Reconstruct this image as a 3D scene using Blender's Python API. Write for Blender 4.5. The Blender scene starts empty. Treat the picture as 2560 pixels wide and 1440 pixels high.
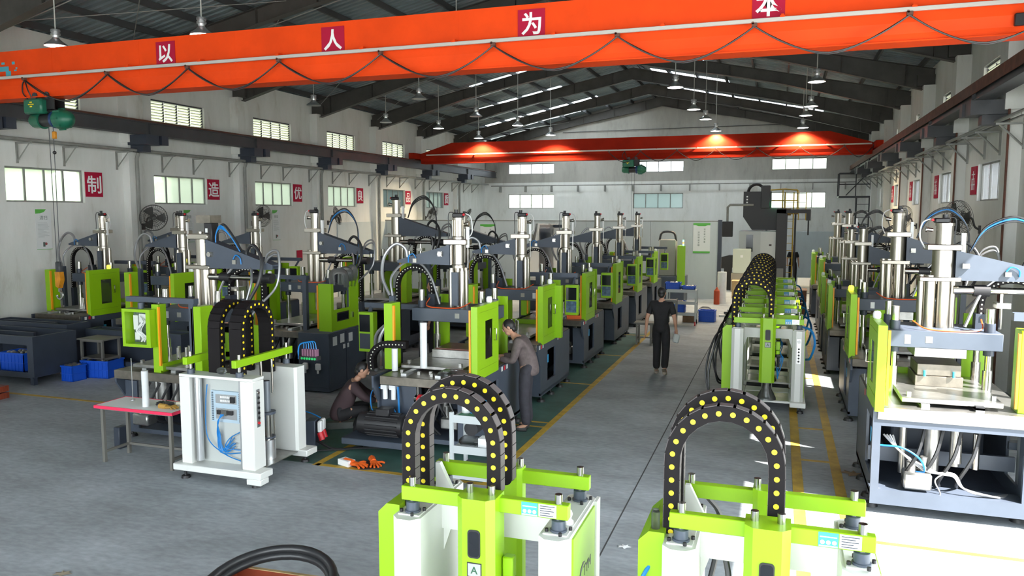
import bpy, bmesh, math, random
from mathutils import Vector, Matrix

R = math.radians
PI = math.pi
random.seed(11)
SC = bpy.context.scene
COL = SC.collection

# ------------------------------------------------------------------ camera
FPX = 1950.0
cd = bpy.data.cameras.new('camera')
cam = bpy.data.objects.new('camera', cd)
COL.objects.link(cam)
cd.sensor_width = 36.0
cd.lens = FPX / 2560.0 * 36.0
cd.clip_end = 400
cam.location = (0, 0, 3.2)
cam.rotation_euler = (R(90 - 5.478), 0, R(18.88))
SC.camera = cam

# ------------------------------------------------------------------ world, sun, exposure
W = bpy.data.worlds.new('sky')
SC.world = W
W.use_nodes = True
bg = W.node_tree.nodes['Background']
bg.inputs[0].default_value = (0.86, 0.95, 1.0, 1)
bg.inputs[1].default_value = 4.2

sd = bpy.data.lights.new('sun', 'SUN')
sun = bpy.data.objects.new('sun', sd)
COL.objects.link(sun)
sd.energy = 18.0
sd.angle = R(0.6)
sd.color = (1.0, 0.97, 0.91)
SUN_DIR = Vector((-0.85, 0.45, -1.0)).normalized()
sun.rotation_euler = SUN_DIR.to_track_quat('-Z', 'Y').to_euler()
sun.location = (12, -6, 14)

SC.view_settings.view_transform = 'Standard'
SC.view_settings.look = 'None'
SC.view_settings.gamma = 1.0
SC.view_settings.use_curve_mapping = False
SC.view_settings.exposure = 1.12
SC.cycles.max_bounces = 8
SC.cycles.diffuse_bounces = 4
SC.cycles.glossy_bounces = 3
SC.cycles.transmission_bounces = 4
SC.cycles.transparent_max_bounces = 10
SC.cycles.sample_clamp_indirect = 6.0
SC.cycles.caustics_reflective = False
SC.cycles.caustics_refractive = False
SC.cycles.use_denoising = True

# ------------------------------------------------------------------ materials
MATS = {}

def mat(name, col, rough=0.5, metal=0.0, n=0.0, ns=6.0, bump=0.0, stretch=None, col2=None, spec=None, detail=4.0):
    if name in MATS:
        return MATS[name]
    m = bpy.data.materials.new(name)
    m.use_nodes = True
    nt = m.node_tree
    b = nt.nodes['Principled BSDF']
    b.inputs['Base Color'].default_value = (*col, 1)
    b.inputs['Roughness'].default_value = rough
    b.inputs['Metallic'].default_value = metal
    if spec is not None:
        b.inputs['Specular IOR Level'].default_value = spec
    if n > 0 or bump > 0:
        tc = nt.nodes.new('ShaderNodeTexCoord')
        src = tc.outputs['Object']
        if stretch:
            mp = nt.nodes.new('ShaderNodeMapping')
            mp.inputs['Scale'].default_value = stretch
            nt.links.new(src, mp.inputs['Vector'])
            src = mp.outputs['Vector']
        nz = nt.nodes.new('ShaderNodeTexNoise')
        nz.inputs['Scale'].default_value = ns
        nz.inputs['Detail'].default_value = detail
        nz.inputs['Roughness'].default_value = 0.6
        nt.links.new(src, nz.inputs['Vector'])
        if n > 0:
            cr = nt.nodes.new('ShaderNodeValToRGB')
            c2 = col2 if col2 else tuple(c * (1 - n) for c in col)
            c1 = col if col2 else tuple(min(1, c * (1 + n * 0.5)) for c in col)
            cr.color_ramp.elements[0].position = 0.32
            cr.color_ramp.elements[1].position = 0.68
            cr.color_ramp.elements[0].color = (*c2, 1)
            cr.color_ramp.elements[1].color = (*c1, 1)
            nt.links.new(nz.outputs['Fac'], cr.inputs['Fac'])
            nt.links.new(cr.outputs['Color'], b.inputs['Base Color'])
        if bump > 0:
            bp = nt.nodes.new('ShaderNodeBump')
            bp.inputs['Strength'].default_value = bump
            bp.inputs['Distance'].default_value = 0.02
            nt.links.new(nz.outputs['Fac'], bp.inputs['Height'])
            nt.links.new(bp.outputs['Normal'], b.inputs['Normal'])
    MATS[name] = m
    return m

def emis(name, col, s):
    m = bpy.data.materials.new(name)
    m.use_nodes = True
    b = m.node_tree.nodes['Principled BSDF']
    b.inputs['Base Color'].default_value = (*col, 1)
    b.inputs['Emission Color'].default_value = (*col, 1)
    b.inputs['Emission Strength'].default_value = s
    MATS[name] = m
    return m

def pane_mat(name, col, clear=0.3, rough=0.1):
    """thin sheet: part see-through, part diffusing, a little gloss"""
    m = bpy.data.materials.new(name)
    m.use_nodes = True
    nt = m.node_tree
    nt.nodes.clear()
    out = nt.nodes.new('ShaderNodeOutputMaterial')
    tr = nt.nodes.new('ShaderNodeBsdfTransparent')
    tr.inputs[0].default_value = (*col, 1)
    tl = nt.nodes.new('ShaderNodeBsdfTranslucent')
    tl.inputs[0].default_value = (*col, 1)
    mx = nt.nodes.new('ShaderNodeMixShader')
    mx.inputs[0].default_value = clear
    nt.links.new(tl.outputs[0], mx.inputs[1])
    nt.links.new(tr.outputs[0], mx.inputs[2])
    gl = nt.nodes.new('ShaderNodeBsdfGlossy')
    gl.inputs['Roughness'].default_value = rough
    fr = nt.nodes.new('ShaderNodeFresnel')
    fr.inputs[0].default_value = 1.35
    mx2 = nt.nodes.new('ShaderNodeMixShader')
    nt.links.new(fr.outputs[0], mx2.inputs[0])
    nt.links.new(mx.outputs[0], mx2.inputs[1])
    nt.links.new(gl.outputs[0], mx2.inputs[2])
    nt.links.new(mx2.outputs[0], out.inputs[0])
    MATS[name] = m
    return m

GREEN = mat('green_paint', (0.265, 0.50, 0.006), 0.38)
NAVY = mat('slate_paint', (0.064, 0.078, 0.106), 0.42, n=0.12, ns=3)
NAVYD = mat('dark_slate_paint', (0.035, 0.043, 0.062), 0.45, n=0.12, ns=3)
WHITE = mat('white_paint', (0.72, 0.72, 0.69), 0.4)
CHROME = mat('chrome', (0.56, 0.54, 0.50), 0.18, 1.0)
NICKEL = mat('nickel_steel', (0.46, 0.42, 0.36), 0.30, 1.0, n=0.08, ns=2)
STEEL = mat('ground_steel', (0.46, 0.45, 0.43), 0.32, 0.9, n=0.3, ns=5)
BEDSTEEL = mat('oiled_steel', (0.23, 0.205, 0.17), 0.38, 0.75, n=0.35, ns=4)
ALU = mat('aluminium', (0.62, 0.63, 0.64), 0.34, 0.9)
BLACK = mat('black_plastic', (0.016, 0.015, 0.017), 0.45)
CHAINM = mat('chain_plastic', (0.012, 0.010, 0.011), 0.55, spec=0.12)
CHAINTOP = mat('chain_cover', (0.095, 0.082, 0.082), 0.5)
YELLOW = mat('yellow_pin', (0.86, 0.66, 0.015), 0.45)
PALEPIN = mat('pale_pin', (0.75, 0.74, 0.62), 0.45)
ORANGE = mat('orange_strip', (0.85, 0.34, 0.012), 0.4)
RUBBER = mat('black_hose', (0.02, 0.02, 0.022), 0.38)
BRAID = mat('silver_hose', (0.30, 0.30, 0.31), 0.35, 0.6)
BLUEHOSE = mat('blue_hose', (0.012, 0.19, 0.52), 0.4)
REDP = mat('red_plastic', (0.62, 0.02, 0.03), 0.4)
CRIMSON = mat('crimson_board', (0.42, 0.008, 0.040), 0.6, spec=0.2)
SIGNW = mat('sign_white', (0.86, 0.86, 0.86), 0.5)
LABELW = mat('label_white', (0.72, 0.73, 0.72), 0.5)
LABELB = mat('label_blue', (0.05, 0.36, 0.68), 0.5)
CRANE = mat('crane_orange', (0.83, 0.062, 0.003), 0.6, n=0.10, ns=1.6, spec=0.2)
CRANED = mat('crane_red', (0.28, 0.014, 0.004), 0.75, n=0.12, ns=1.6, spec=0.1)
RAILM = mat('rail_steel', (0.050, 0.052, 0.058), 0.5, n=0.2, ns=2)
RUST = mat('rusty_rail', (0.13, 0.048, 0.03), 0.7, n=0.4, ns=6)
TRUSS = mat('rafter_steel', (0.070, 0.066, 0.060), 0.6, n=0.25, ns=2)
PURLIN = mat('purlin_steel', (0.055, 0.057, 0.06), 0.6)
PIPE = mat('grey_pipe', (0.27, 0.27, 0.25), 0.5, n=0.2, ns=4)
BLUECRATE = mat('blue_crate', (0.008, 0.085, 0.55), 0.45)
WOOD = mat('red_plywood', (0.26, 0.05, 0.022), 0.45, n=0.4, ns=3, stretch=(1, 6, 1))
WOODL = mat('pale_wood', (0.52, 0.36, 0.17), 0.6, n=0.3, ns=5)
CARD = mat('cardboard', (0.23, 0.135, 0.075), 0.75, n=0.15)
GLASSD = mat('dark_screen', (0.012, 0.014, 0.018), 0.12)
SCREEN = mat('screen_face', (0.10, 0.16, 0.24), 0.2, n=0.5, ns=14)
FANM = mat('fan_grey', (0.05, 0.048, 0.045), 0.5)
HOISTG = mat('hoist_green', (0.012, 0.13, 0.075), 0.4, n=0.2, ns=5)
HOOKY = mat('hook_yellow', (0.65, 0.25, 0.01), 0.5, n=0.3, ns=9)
SKIN = mat('skin', (0.50, 0.27, 0.18), 0.5)
HAIR = mat('hair', (0.012, 0.010, 0.010), 0.5)
CLOTHK = mat('black_cloth', (0.013, 0.012, 0.014), 0.85, n=0.3, ns=12)
CLOTHG = mat('grey_cloth', (0.125, 0.095, 0.095), 0.85, n=0.25, ns=14)
CLOTHP = mat('dark_trousers', (0.035, 0.032, 0.042), 0.85, n=0.25, ns=14)
SHOE = mat('beige_shoe', (0.27, 0.22, 0.17), 0.7)
SHOEK = mat('dark_shoe', (0.03, 0.03, 0.03), 0.6)
GREYCAB = mat('grey_cabinet', (0.42, 0.46, 0.47), 0.45)
CREAM = mat('cream_cabinet', (0.50, 0.55, 0.47), 0.5)
YELRAIL = mat('yellow_rail', (0.55, 0.34, 0.02), 0.45)
PINKEDGE = mat('pink_edge', (0.80, 0.03, 0.10), 0.45)
FOAM = mat('foam_wrap', (0.70, 0.71, 0.72), 0.6, n=0.08, ns=8)
MOLDRED = mat('mold_red', (0.17, 0.065, 0.05), 0.35, 0.4, n=0.4, ns=6)
PLASTIC = pane_mat('clear_plastic', (0.92, 0.94, 0.96), 0.55, 0.12)
BAGWHITE = pane_mat('milky_plastic', (0.90, 0.92, 0.94), 0.25, 0.15)
GUARDGLASS = pane_mat('guard_glass', (0.55, 0.58, 0.5), 0.85, 0.05)
WINGLASS = pane_mat('frosted_glass', (0.78, 0.82, 0.72), 0.5, 0.2)
LOUVRE = pane_mat('louvre_glass', (0.95, 0.95, 0.80), 0.0, 0.2)
SKYLIGHT = pane_mat('skylight_sheet', (0.70, 0.76, 0.80), 0.0, 0.3)
LAMPGLOW = emis('lamp_glow', (1.0, 0.97, 0.90), 9.0)
LAMPOFF = mat('lamp_glass', (0.35, 0.35, 0.33), 0.3)
GREENLED = emis('green_led', (0.05, 1.0, 0.35), 8.0)
REDLED = emis('red_led', (1.0, 0.12, 0.03), 3.0)
YELLED = emis('yellow_beacon', (0.95, 0.85, 0.05), 1.2)
ROOFM = mat('roof_sheet', (0.215, 0.265, 0.285), 0.45, 0.25, n=0.3, ns=0.8)

# wall plaster: pale with grime that has a shape of its own
def wall_mat(name, c1, c2, c3):
    m = bpy.data.materials.new(name)
    m.use_nodes = True
    nt = m.node_tree
    b = nt.nodes['Principled BSDF']
    b.inputs['Roughness'].default_value = 0.8
    tc = nt.nodes.new('ShaderNodeTexCoord')
    n1 = nt.nodes.new('ShaderNodeTexNoise')
    n1.inputs['Scale'].default_value = 0.9
    n1.inputs['Detail'].default_value = 9
    n1.inputs['Roughness'].default_value = 0.68
    mp = nt.nodes.new('ShaderNodeMapping')
    mp.inputs['Scale'].default_value = (1.6, 1.6, 0.45)
    nt.links.new(tc.outputs['Object'], mp.inputs['Vector'])
    nt.links.new(mp.outputs['Vector'], n1.inputs['Vector'])
    cr = nt.nodes.new('ShaderNodeValToRGB')
    e = cr.color_ramp.elements
    e[0].position = 0.28
    e[0].color = (*c3, 1)
    e[1].position = 0.62
    e[1].color = (*c1, 1)
    k = e.new(0.42)
    k.color = (*c2, 1)
    nt.links.new(n1.outputs['Fac'], cr.inputs['Fac'])
    nt.links.new(cr.outputs['Color'], b.inputs['Base Color'])
    bp = nt.nodes.new('ShaderNodeBump')
    bp.inputs['Strength'].default_value = 0.15
    nt.links.new(n1.outputs['Fac'], bp.inputs['Height'])
    nt.links.new(bp.outputs['Normal'], b.inputs['Normal'])
    MATS[name] = m
    return m

WALLM = wall_mat('white_wall', (0.77, 0.77, 0.74), (0.70, 0.70, 0.66), (0.50, 0.48, 0.42))
GABLEM = wall_mat('cement_wall', (0.40, 0.385, 0.35), (0.34, 0.33, 0.30), (0.26, 0.25, 0.225))
PARTM = wall_mat('partition_panel', (0.53, 0.58, 0.59), (0.50, 0.55, 0.56), (0.44, 0.48, 0.49))

def floor_mat():
    m = bpy.data.materials.new('epoxy_floor')
    m.use_nodes = True
    nt = m.node_tree
    b = nt.nodes['Principled BSDF']
    tc = nt.nodes.new('ShaderNodeTexCoord')
    mp = nt.nodes.new('ShaderNodeMapping')
    mp.inputs['Scale'].default_value = (1.0, 2.2, 1.0)
    nt.links.new(tc.outputs['Object'], mp.inputs['Vector'])
    n1 = nt.nodes.new('ShaderNodeTexNoise')
    n1.inputs['Scale'].default_value = 0.7
    n1.inputs['Detail'].default_value = 10
    n1.inputs['Roughness'].default_value = 0.66
    nt.links.new(mp.outputs['Vector'], n1.inputs['Vector'])
    cr = nt.nodes.new('ShaderNodeValToRGB')
    e = cr.color_ramp.elements
    e[0].position = 0.3
    e[0].color = (0.235, 0.25, 0.262, 1)
    e[1].position = 0.7
    e[1].color = (0.40, 0.43, 0.46, 1)
    nt.links.new(n1.outputs['Fac'], cr.inputs['Fac'])
    n2 = nt.nodes.new('ShaderNodeTexNoise')
    n2.inputs['Scale'].default_value = 9
    n2.inputs['Detail'].default_value = 6
    nt.links.new(mp.outputs['Vector'], n2.inputs['Vector'])
    mx = nt.nodes.new('ShaderNodeMixRGB')
    mx.blend_type = 'OVERLAY'
    mx.inputs[0].default_value = 0.35
    nt.links.new(cr.outputs['Color'], mx.inputs[1])
    nt.links.new(n2.outputs['Fac'], mx.inputs[2])
    nt.links.new(mx.outputs[0], b.inputs['Base Color'])
    rr = nt.nodes.new('ShaderNodeMapRange')
    rr.inputs['To Min'].default_value = 0.50
    rr.inputs['To Max'].default_value = 0.75
    nt.links.new(n1.outputs['Fac'], rr.inputs['Value'])
    nt.links.new(rr.outputs[0], b.inputs['Roughness'])
    b.inputs['Specular IOR Level'].default_value = 0.3
    return m

FLOORM = floor_mat()
GREENFLOOR = mat('green_floor_paint', (0.065, 0.145, 0.125), 0.45, n=0.35, ns=2.5)
YELLINE = mat('yellow_floor_paint', (0.52, 0.33, 0.04), 0.55, n=0.3, ns=5)
CRACK = mat('joint_dark', (0.06, 0.06, 0.06), 0.9)
GROUND = mat('yard_concrete', (0.42, 0.42, 0.40), 0.85, n=0.15)

# ------------------------------------------------------------------ mesh builder
class MB:
    def __init__(s):
        s.v, s.f, s.m, s.mi = [], [], [], 0

    def add(s, vs, fs):
        o = len(s.v)
        s.v += [tuple(p) for p in vs]
        s.f += [tuple(o + i for i in f) for f in fs]
        s.m += [s.mi] * len(fs)
        return s

    def mat(s, i):
        s.mi = i
        return s

    def box(s, x0, x1, y0, y1, z0, z1, c=0.0):
        if c <= 0:
            return s.add([(x0, y0, z0), (x1, y0, z0), (x1, y1, z0), (x0, y1, z0), (x0, y0, z1), (x1, y0, z1), (x1, y1, z1), (x0, y1, z1)],
                         [(0, 3, 2, 1), (4, 5, 6, 7), (0, 1, 5, 4), (1, 2, 6, 5), (2, 3, 7, 6), (3, 0, 4, 7)])
        c = min(c, 0.49 * min(abs(x1 - x0), abs(y1 - y0), abs(z1 - z0)))
        X, Y, Z = (x0, x1), (y0, y1), (z0, z1)
        vs, ix = [], {}
        for a in (0, 1):
            for b in (0, 1):
                for d in (0, 1):
                    ca, cb, cc = c * (1 - 2 * a), c * (1 - 2 * b), c * (1 - 2 * d)
                    for k, off in enumerate(((0, cb, cc), (ca, 0, cc), (ca, cb, 0))):
                        ix[(a, b, d, k)] = len(vs)
                        vs.append((X[a] + off[0], Y[b] + off[1], Z[d] + off[2]))
        fs = []
        for a in (0, 1):
            fs.append([ix[(a, 0, 0, 0)], ix[(a, 1, 0, 0)], ix[(a, 1, 1, 0)], ix[(a, 0, 1, 0)]])
            fs.append([ix[(0, a, 0, 1)], ix[(1, a, 0, 1)], ix[(1, a, 1, 1)], ix[(0, a, 1, 1)]])
            fs.append([ix[(0, 0, a, 2)], ix[(1, 0, a, 2)], ix[(1, 1, a, 2)], ix[(0, 1, a, 2)]])
            for b in (0, 1):
                fs.append([ix[(a, b, 0, 0)], ix[(a, b, 1, 0)], ix[(a, b, 1, 1)], ix[(a, b, 0, 1)]])
                fs.append([ix[(a, 0, b, 0)], ix[(a, 1, b, 0)], ix[(a, 1, b, 2)], ix[(a, 0, b, 2)]])
                fs.append([ix[(0, a, b, 1)], ix[(1, a, b, 1)], ix[(1, a, b, 2)], ix[(0, a, b, 2)]])
                for d in (0, 1):
                    fs.append([ix[(a, b, d, 0)], ix[(a, b, d, 1)], ix[(a, b, d, 2)]])
        return s.add(vs, fs)

    def cyl(s, p0, p1, r, n=12, r1=None, caps=True):
        p0, p1 = Vector(p0), Vector(p1)
        d = (p1 - p0)
        q = d.to_track_quat('Z', 'Y')
        r1 = r if r1 is None else r1
        vs = []
        for p, rr in ((p0, r), (p1, r1)):
            for i in range(n):
                a = 2 * PI * i / n
                vs.append(p + q @ Vector((rr * math.cos(a), rr * math.sin(a), 0)))
        fs = [(i, (i + 1) % n, n + (i + 1) % n, n + i) for i in range(n)]
        if caps:
            fs += [tuple(range(n - 1, -1, -1)), tuple(range(n, 2 * n))]
        return s.add(vs, fs)

    def tube(s, pts, r, n=6, caps=True):
        pts = [Vector(p) for p in pts]
        up = None
        vs = []
        m = len(pts)
        for i, p in enumerate(pts):
            t = (pts[min(i + 1, m - 1)] - pts[max(i - 1, 0)]).normalized()
            if up is None:
                up = Vector((0, 0, 1)) if abs(t.z) < 0.9 else Vector((1, 0, 0))
            u = (up - t * up.dot(t))
            if u.length < 1e-5:
                u = t.orthogonal()
            u.normalize()
            up = u
            w = t.cross(u)
            for k in range(n):
                a = 2 * PI * k / n
                vs.append(p + u * (r * math.cos(a)) + w * (r * math.sin(a)))
        fs = []
        for i in range(m - 1):
            for k in range(n):
                fs.append((i * n + k, i * n + (k + 1) % n, (i + 1) * n + (k + 1) % n, (i + 1) * n + k))
        if caps:
            fs += [tuple(range(n - 1, -1, -1)), tuple(range((m - 1) * n, m * n))]
        return s.add(vs, fs)

    def prism(s, poly, axis, a, b):
        n = len(poly)
        def P(u, w, t):
            return {'x': (t, u, w), 'y': (u, t, w), 'z': (u, w, t)}[axis]
        vs = [P(u, w, a) for u, w in poly] + [P(u, w, b) for u, w in poly]
        fs = [tuple(range(n - 1, -1, -1)), tuple(range(n, 2 * n))]
        fs += [(i, (i + 1) % n, n + (i + 1) % n, n + i) for i in range(n)]
        return s.add(vs, fs)

    def lathe(s, prof, c=(0, 0, 0), n=20, axis='z'):
        vs = []
        for r, h in prof:
            for i in range(n):
                a = 2 * PI * i / n
                q = (r * math.cos(a), r * math.sin(a), h)
                if axis == 'x':
                    q = (h, q[0], q[1])
                elif axis == 'y':
                    q = (q[0], h, q[1])
                vs.append((c[0] + q[0], c[1] + q[1], c[2] + q[2]))
        fs = []
        for j in range(len(prof) - 1):
            for i in range(n):
                fs.append((j * n + i, j * n + (i + 1) % n, (j + 1) * n + (i + 1) % n, (j + 1) * n + i))
        if prof[0][0] > 1e-6:
            fs.append(tuple(range(n - 1, -1, -1)))
        if prof[-1][0] > 1e-6:
            fs.append(tuple(range((len(prof) - 1) * n, len(prof) * n)))
        return s.add(vs, fs)

    def ball(s, c, rx, ry=None, rz=None, n=12, m=8):
        ry = rx if ry is None else ry
        rz = rx if rz is None else rz
        vs = [(c[0], c[1], c[2] - rz)]
        for j in range(1, m):
            t = -PI / 2 + PI * j / m
            for i in range(n):
                a = 2 * PI * i / n
                vs.append((c[0] + rx * math.cos(t) * math.cos(a), c[1] + ry * math.cos(t) * math.sin(a), c[2] + rz * math.sin(t)))
        vs.append((c[0], c[1], c[2] + rz))
        fs = [(0, 1 + (i + 1) % n, 1 + i) for i in range(n)]
        for j in range(m - 2):
            for i in range(n):
                fs.append((1 + j * n + i, 1 + j * n + (i + 1) % n, 1 + (j + 1) * n + (i + 1) % n, 1 + (j + 1) * n + i))
        L = len(vs) - 1
        fs += [(L, 1 + (m - 2) * n + i, 1 + (m - 2) * n + (i + 1) % n) for i in range(n)]
        return s.add(vs, fs)

    def mesh(s, name, mats, mx=1, smooth=True):
        me = bpy.data.meshes.new(name)
        vs = s.v if mx == 1 else [(-x, y, z) for x, y, z in s.v]
        me.from_pydata(vs, [], s.f)
        if not isinstance(mats, (list, tuple)):
            mats = [mats]
        for m in mats:
            me.materials.append(m)
        if len(mats) > 1:
            me.polygons.foreach_set('material_index', s.m)
        bm = bmesh.new()
        bm.from_mesh(me)
        bmesh.ops.recalc_face_normals(bm, faces=bm.faces)
        bm.to_mesh(me)
        bm.free()
        if smooth:
            me.shade_smooth()
            me.set_sharp_from_angle(angle=R(38))
        me.update()
        return me

    def build(s, name, mats, parent=None, mx=1, smooth=True, loc=None, rot=None):
        o = bpy.data.objects.new(name, s.mesh(name, mats, mx, smooth))
        COL.objects.link(o)
        if parent is not None:
            o.parent = parent
        if loc is not None:
            o.location = loc
        if rot is not None:
            o.rotation_euler = rot
        return o

def tag(o, label=None, cat=None, group=None, kind=None):
    if label:
        o['label'] = label
    if cat:
        o['category'] = cat
    if group:
        o['group'] = group
    if kind:
        o['kind'] = kind
    return o

def empty(name, loc=(0, 0, 0), rz=0.0, label=None, cat=None, group=None, kind=None):
    o = bpy.data.objects.new(name, None)
    o.empty_display_size = 0.2
    COL.objects.link(o)
    o.location = loc
    o.rotation_euler = (0, 0, rz)
    return tag(o, label, cat, group, kind)

def inst(me_obj, name, parent, loc=(0, 0, 0), rot=None):
    o = bpy.data.objects.new(name, me_obj if isinstance(me_obj, bpy.types.Mesh) else me_obj.data)
    COL.objects.link(o)
    o.parent = parent
    o.location = loc
    if rot is not None:
        o.rotation_euler = rot
    return o

def copy_tree(o, parent=None):
    c = o.copy()
    COL.objects.link(c)
    c.parent = parent
    for ch in list(o.children):
        copy_tree(ch, c)
    return c

def spline(pts, k=8):
    """Catmull-Rom through pts"""
    P = [Vector(p) for p in pts]
    P = [P[0] * 2 - P[1]] + P + [P[-1] * 2 - P[-2]]
    out = []
    for i in range(1, len(P) - 2):
        a, b, c, d = P[i - 1], P[i], P[i + 1], P[i + 2]
        for j in range(k):
            t = j / k
            out.append(0.5 * ((2 * b) + (c - a) * t + (2 * a - 5 * b + 4 * c - d) * t * t + (3 * b - a - 3 * c + d) * t ** 3))
    out.append(P[-2])
    return out

def hose(name, pts, r, m, parent=None, n=6, k=7, mx=1):
    return MB().tube(spline(pts, k), r, n).build(name, m, parent, mx)

def text_mesh(txt, size, m, ext=0.0015, bold=0.0):
    cu = bpy.data.curves.new('lettering', 'FONT')
    cu.body = txt
    cu.size = size
    cu.align_x = 'CENTER'
    cu.align_y = 'CENTER'
    cu.extrude = ext
    cu.offset = bold
    cu.resolution_u = 3
    o = bpy.data.objects.new('lettering', cu)
    COL.objects.link(o)
    dg = bpy.context.evaluated_depsgraph_get()
    me = bpy.data.meshes.new_from_object(o.evaluated_get(dg))
    bpy.data.objects.remove(o)
    bpy.data.curves.remove(cu)
    me.materials.clear()
    me.materials.append(m)
    # centre it on its own bounds
    xs = [v.co.x for v in me.vertices]
    ys = [v.co.y for v in me.vertices]
    if xs:
        cx, cy = (min(xs) + max(xs)) / 2, (min(ys) + max(ys)) / 2
        for v in me.vertices:
            v.co.x -= cx
            v.co.y -= cy
    return me

def lettering(txt, size, m, parent, loc, rot, ext=0.0015, bold=0.0):
    o = bpy.data.objects.new('lettering', text_mesh(txt, size, m, ext, bold))
    COL.objects.link(o)
    o.parent = parent
    o.location = loc
    o.rotation_euler = rot
    return o

FACE_MY = (R(90), 0, 0)          # lettering read from -y
FACE_PX = (R(90), 0, R(90))      # lettering read from +x
FACE_MX = (R(90), 0, R(-90))     # lettering read from -x
# ================================================================== the building
XL, XR, YF, YB = -16.0, 3.95, -4.0, 42.0
XC = (XL + XR) / 2
COLS = [16.1 + 4.3 * k for k in range(-4, 6)]
SLOPE = 0.21
ZR = 9.42

def roof_z(x):
    return ZR - SLOPE * abs(x - XC)

def wall_cells(mb, us, ws, holes, put):
    us = sorted(set(us + [h[0] for h in holes] + [h[1] for h in holes]))
    ws = sorted(set(ws + [h[2] for h in holes] + [h[3] for h in holes]))
    for j in range(len(ws) - 1):
        run = None
        for i in range(len(us) - 1):
            cu, cw = (us[i] + us[i + 1]) / 2, (ws[j] + ws[j + 1]) / 2
            solid = not any(h[0] < cu < h[1] and h[2] < cw < h[3] for h in holes)
            if solid:
                run = (run[0] if run else us[i], us[i + 1])
            if (not solid or i == len(us) - 2) and run:
                put(mb, run[0], run[1], ws[j], ws[j + 1])
                run = None

# floor
floor = MB().box(XL - 0.3, XR + 0.3, YF, YB + 0.3, -0.2, 0.0).build('floor', FLOORM, None, smooth=False)
tag(floor, 'grey epoxy workshop floor with painted bays', kind='structure')
yard = MB().box(-60, 60, -60, 90, -0.3, -0.02).build('ground_outside', GROUND, None, smooth=False)
tag(yard, 'concrete yard around the workshop', kind='structure')

def mark(name, x0, x1, y0, y1, m, h=0.002):
    MB().box(x0, x1, y0, y1, 0.0, h).build(name, m, floor, smooth=False)

mark('green_bay_paint', -6.6, -3.24, 8.40, 20.6, GREENFLOOR, 0.0015)
mark('bay_line', -3.26, -3.16, 8.36, 24.5, YELLINE, 0.0035)
mark('bay_line', -5.52, -3.16, 8.36, 8.44, YELLINE)
for y in (11.0, 11.25, 14.1, 17.2, 20.3):
    mark('bay_line', -6.5, -3.2, y - 0.03, y + 0.03, YELLINE, 0.003)
mark('bay_line', -5.56, -5.46, 8.36, 12.0, YELLINE)
mark('bay_line', 0.24, 0.36, 5.5, 24.0, YELLINE, 0.0035)
mark('bay_line', 0.70, 0.82, 5.5, 24.0, YELLINE, 0.0035)
for y in (8.1, 10.6, 12.2, 16.0):
    mark('bay_line', 0.3, 3.6 if y == 8.1 else 0.75, y - 0.035, y + 0.035, YELLINE, 0.003)
mark('bay_line', -14.6, -9.0, 10.02, 10.1, YELLINE, 0.003)
mark('floor_joint', -1.51, -1.495, 3.0, 30.0, CRACK, 0.001)
mark('floor_joint', -16, 3.9, 20.0, 20.012, CRACK, 0.001)

# side walls
WIN = [(c + 0.85, c + 2.9) for c in COLS[:-1]]
hl = []
for a, b in WIN:
    hl += [(a, b, 3.45, 4.23), (a, b, 5.57, 6.25)]
DOOR = (0.2, 9.4, 0.0, 5.25)

def put_left(mb, u0, u1, w0, w1):
    mb.box(XL - 0.24, XL, u0, u1, w0, w1)

def put_right(mb, u0, u1, w0, w1):
    mb.box(XR, XR + 0.24, u0, u1, w0, w1)

mb = MB()
wall_cells(mb, [YF, YB], [0, 7.28], hl, put_left)
wl = tag(mb.build('wall_left', WALLM, None, smooth=False), 'long white plastered side wall with two rows of windows', kind='structure')
mb = MB()
wall_cells(mb, [YF, YB], [0, 7.28], [h for h in hl if h[0] > DOOR[1]] + [DOOR], put_right)
wr = tag(mb.build('wall_right', WALLM, None, smooth=False), 'white plastered side wall behind the aisle machines', kind='structure')
BWU = [(-14.6, -11.9), (-7.5, -4.85), (-0.47, 2.14)]
hb = []
for a, b in BWU:
    hb += [(a, b, 3.46, 4.26), (a, b, 5.38, 5.95)]

def put_back(mb, u0, u1, w0, w1):
    mb.box(u0, u1, YB, YB + 0.24, w0, w1)

mb = MB()
wall_cells(mb, [XL - .24, XR + .24], [0, 4.9], [h for h in hb if h[3] < 5], put_back)
wall_cells(mb.mat(1), [XL - .24, XR + .24], [4.9, 7.2], [h for h in hb if h[3] > 5], put_back)
mb.prism([(XL - .24, 7.2), (XR + .24, 7.2), (XC, ZR + 0.05)], 'y', YB, YB + .24)
wb = tag(mb.build('wall_back', [WALLM, GABLEM], None, smooth=False), 'gabled end wall of bare cement above a paler lower part', kind='structure')

def put_front(mb, u0, u1, w0, w1):
    mb.box(u0, u1, YF - .24, YF, w0, w1)
mb = MB()
wall_cells(mb, [XL - .24, XR + .24], [0, 7.2], [(-11.0, 3.0, 0.0, 5.3)], put_front)
mb.prism([(XL - .24, 7.2), (XR + .24, 7.2), (XC, ZR + 0.05)], 'y', YF - .24, YF)
tag(mb.build('wall_front', WALLM, None, smooth=False), 'front gable wall with the big open gate, behind the viewer', kind='structure')

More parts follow.
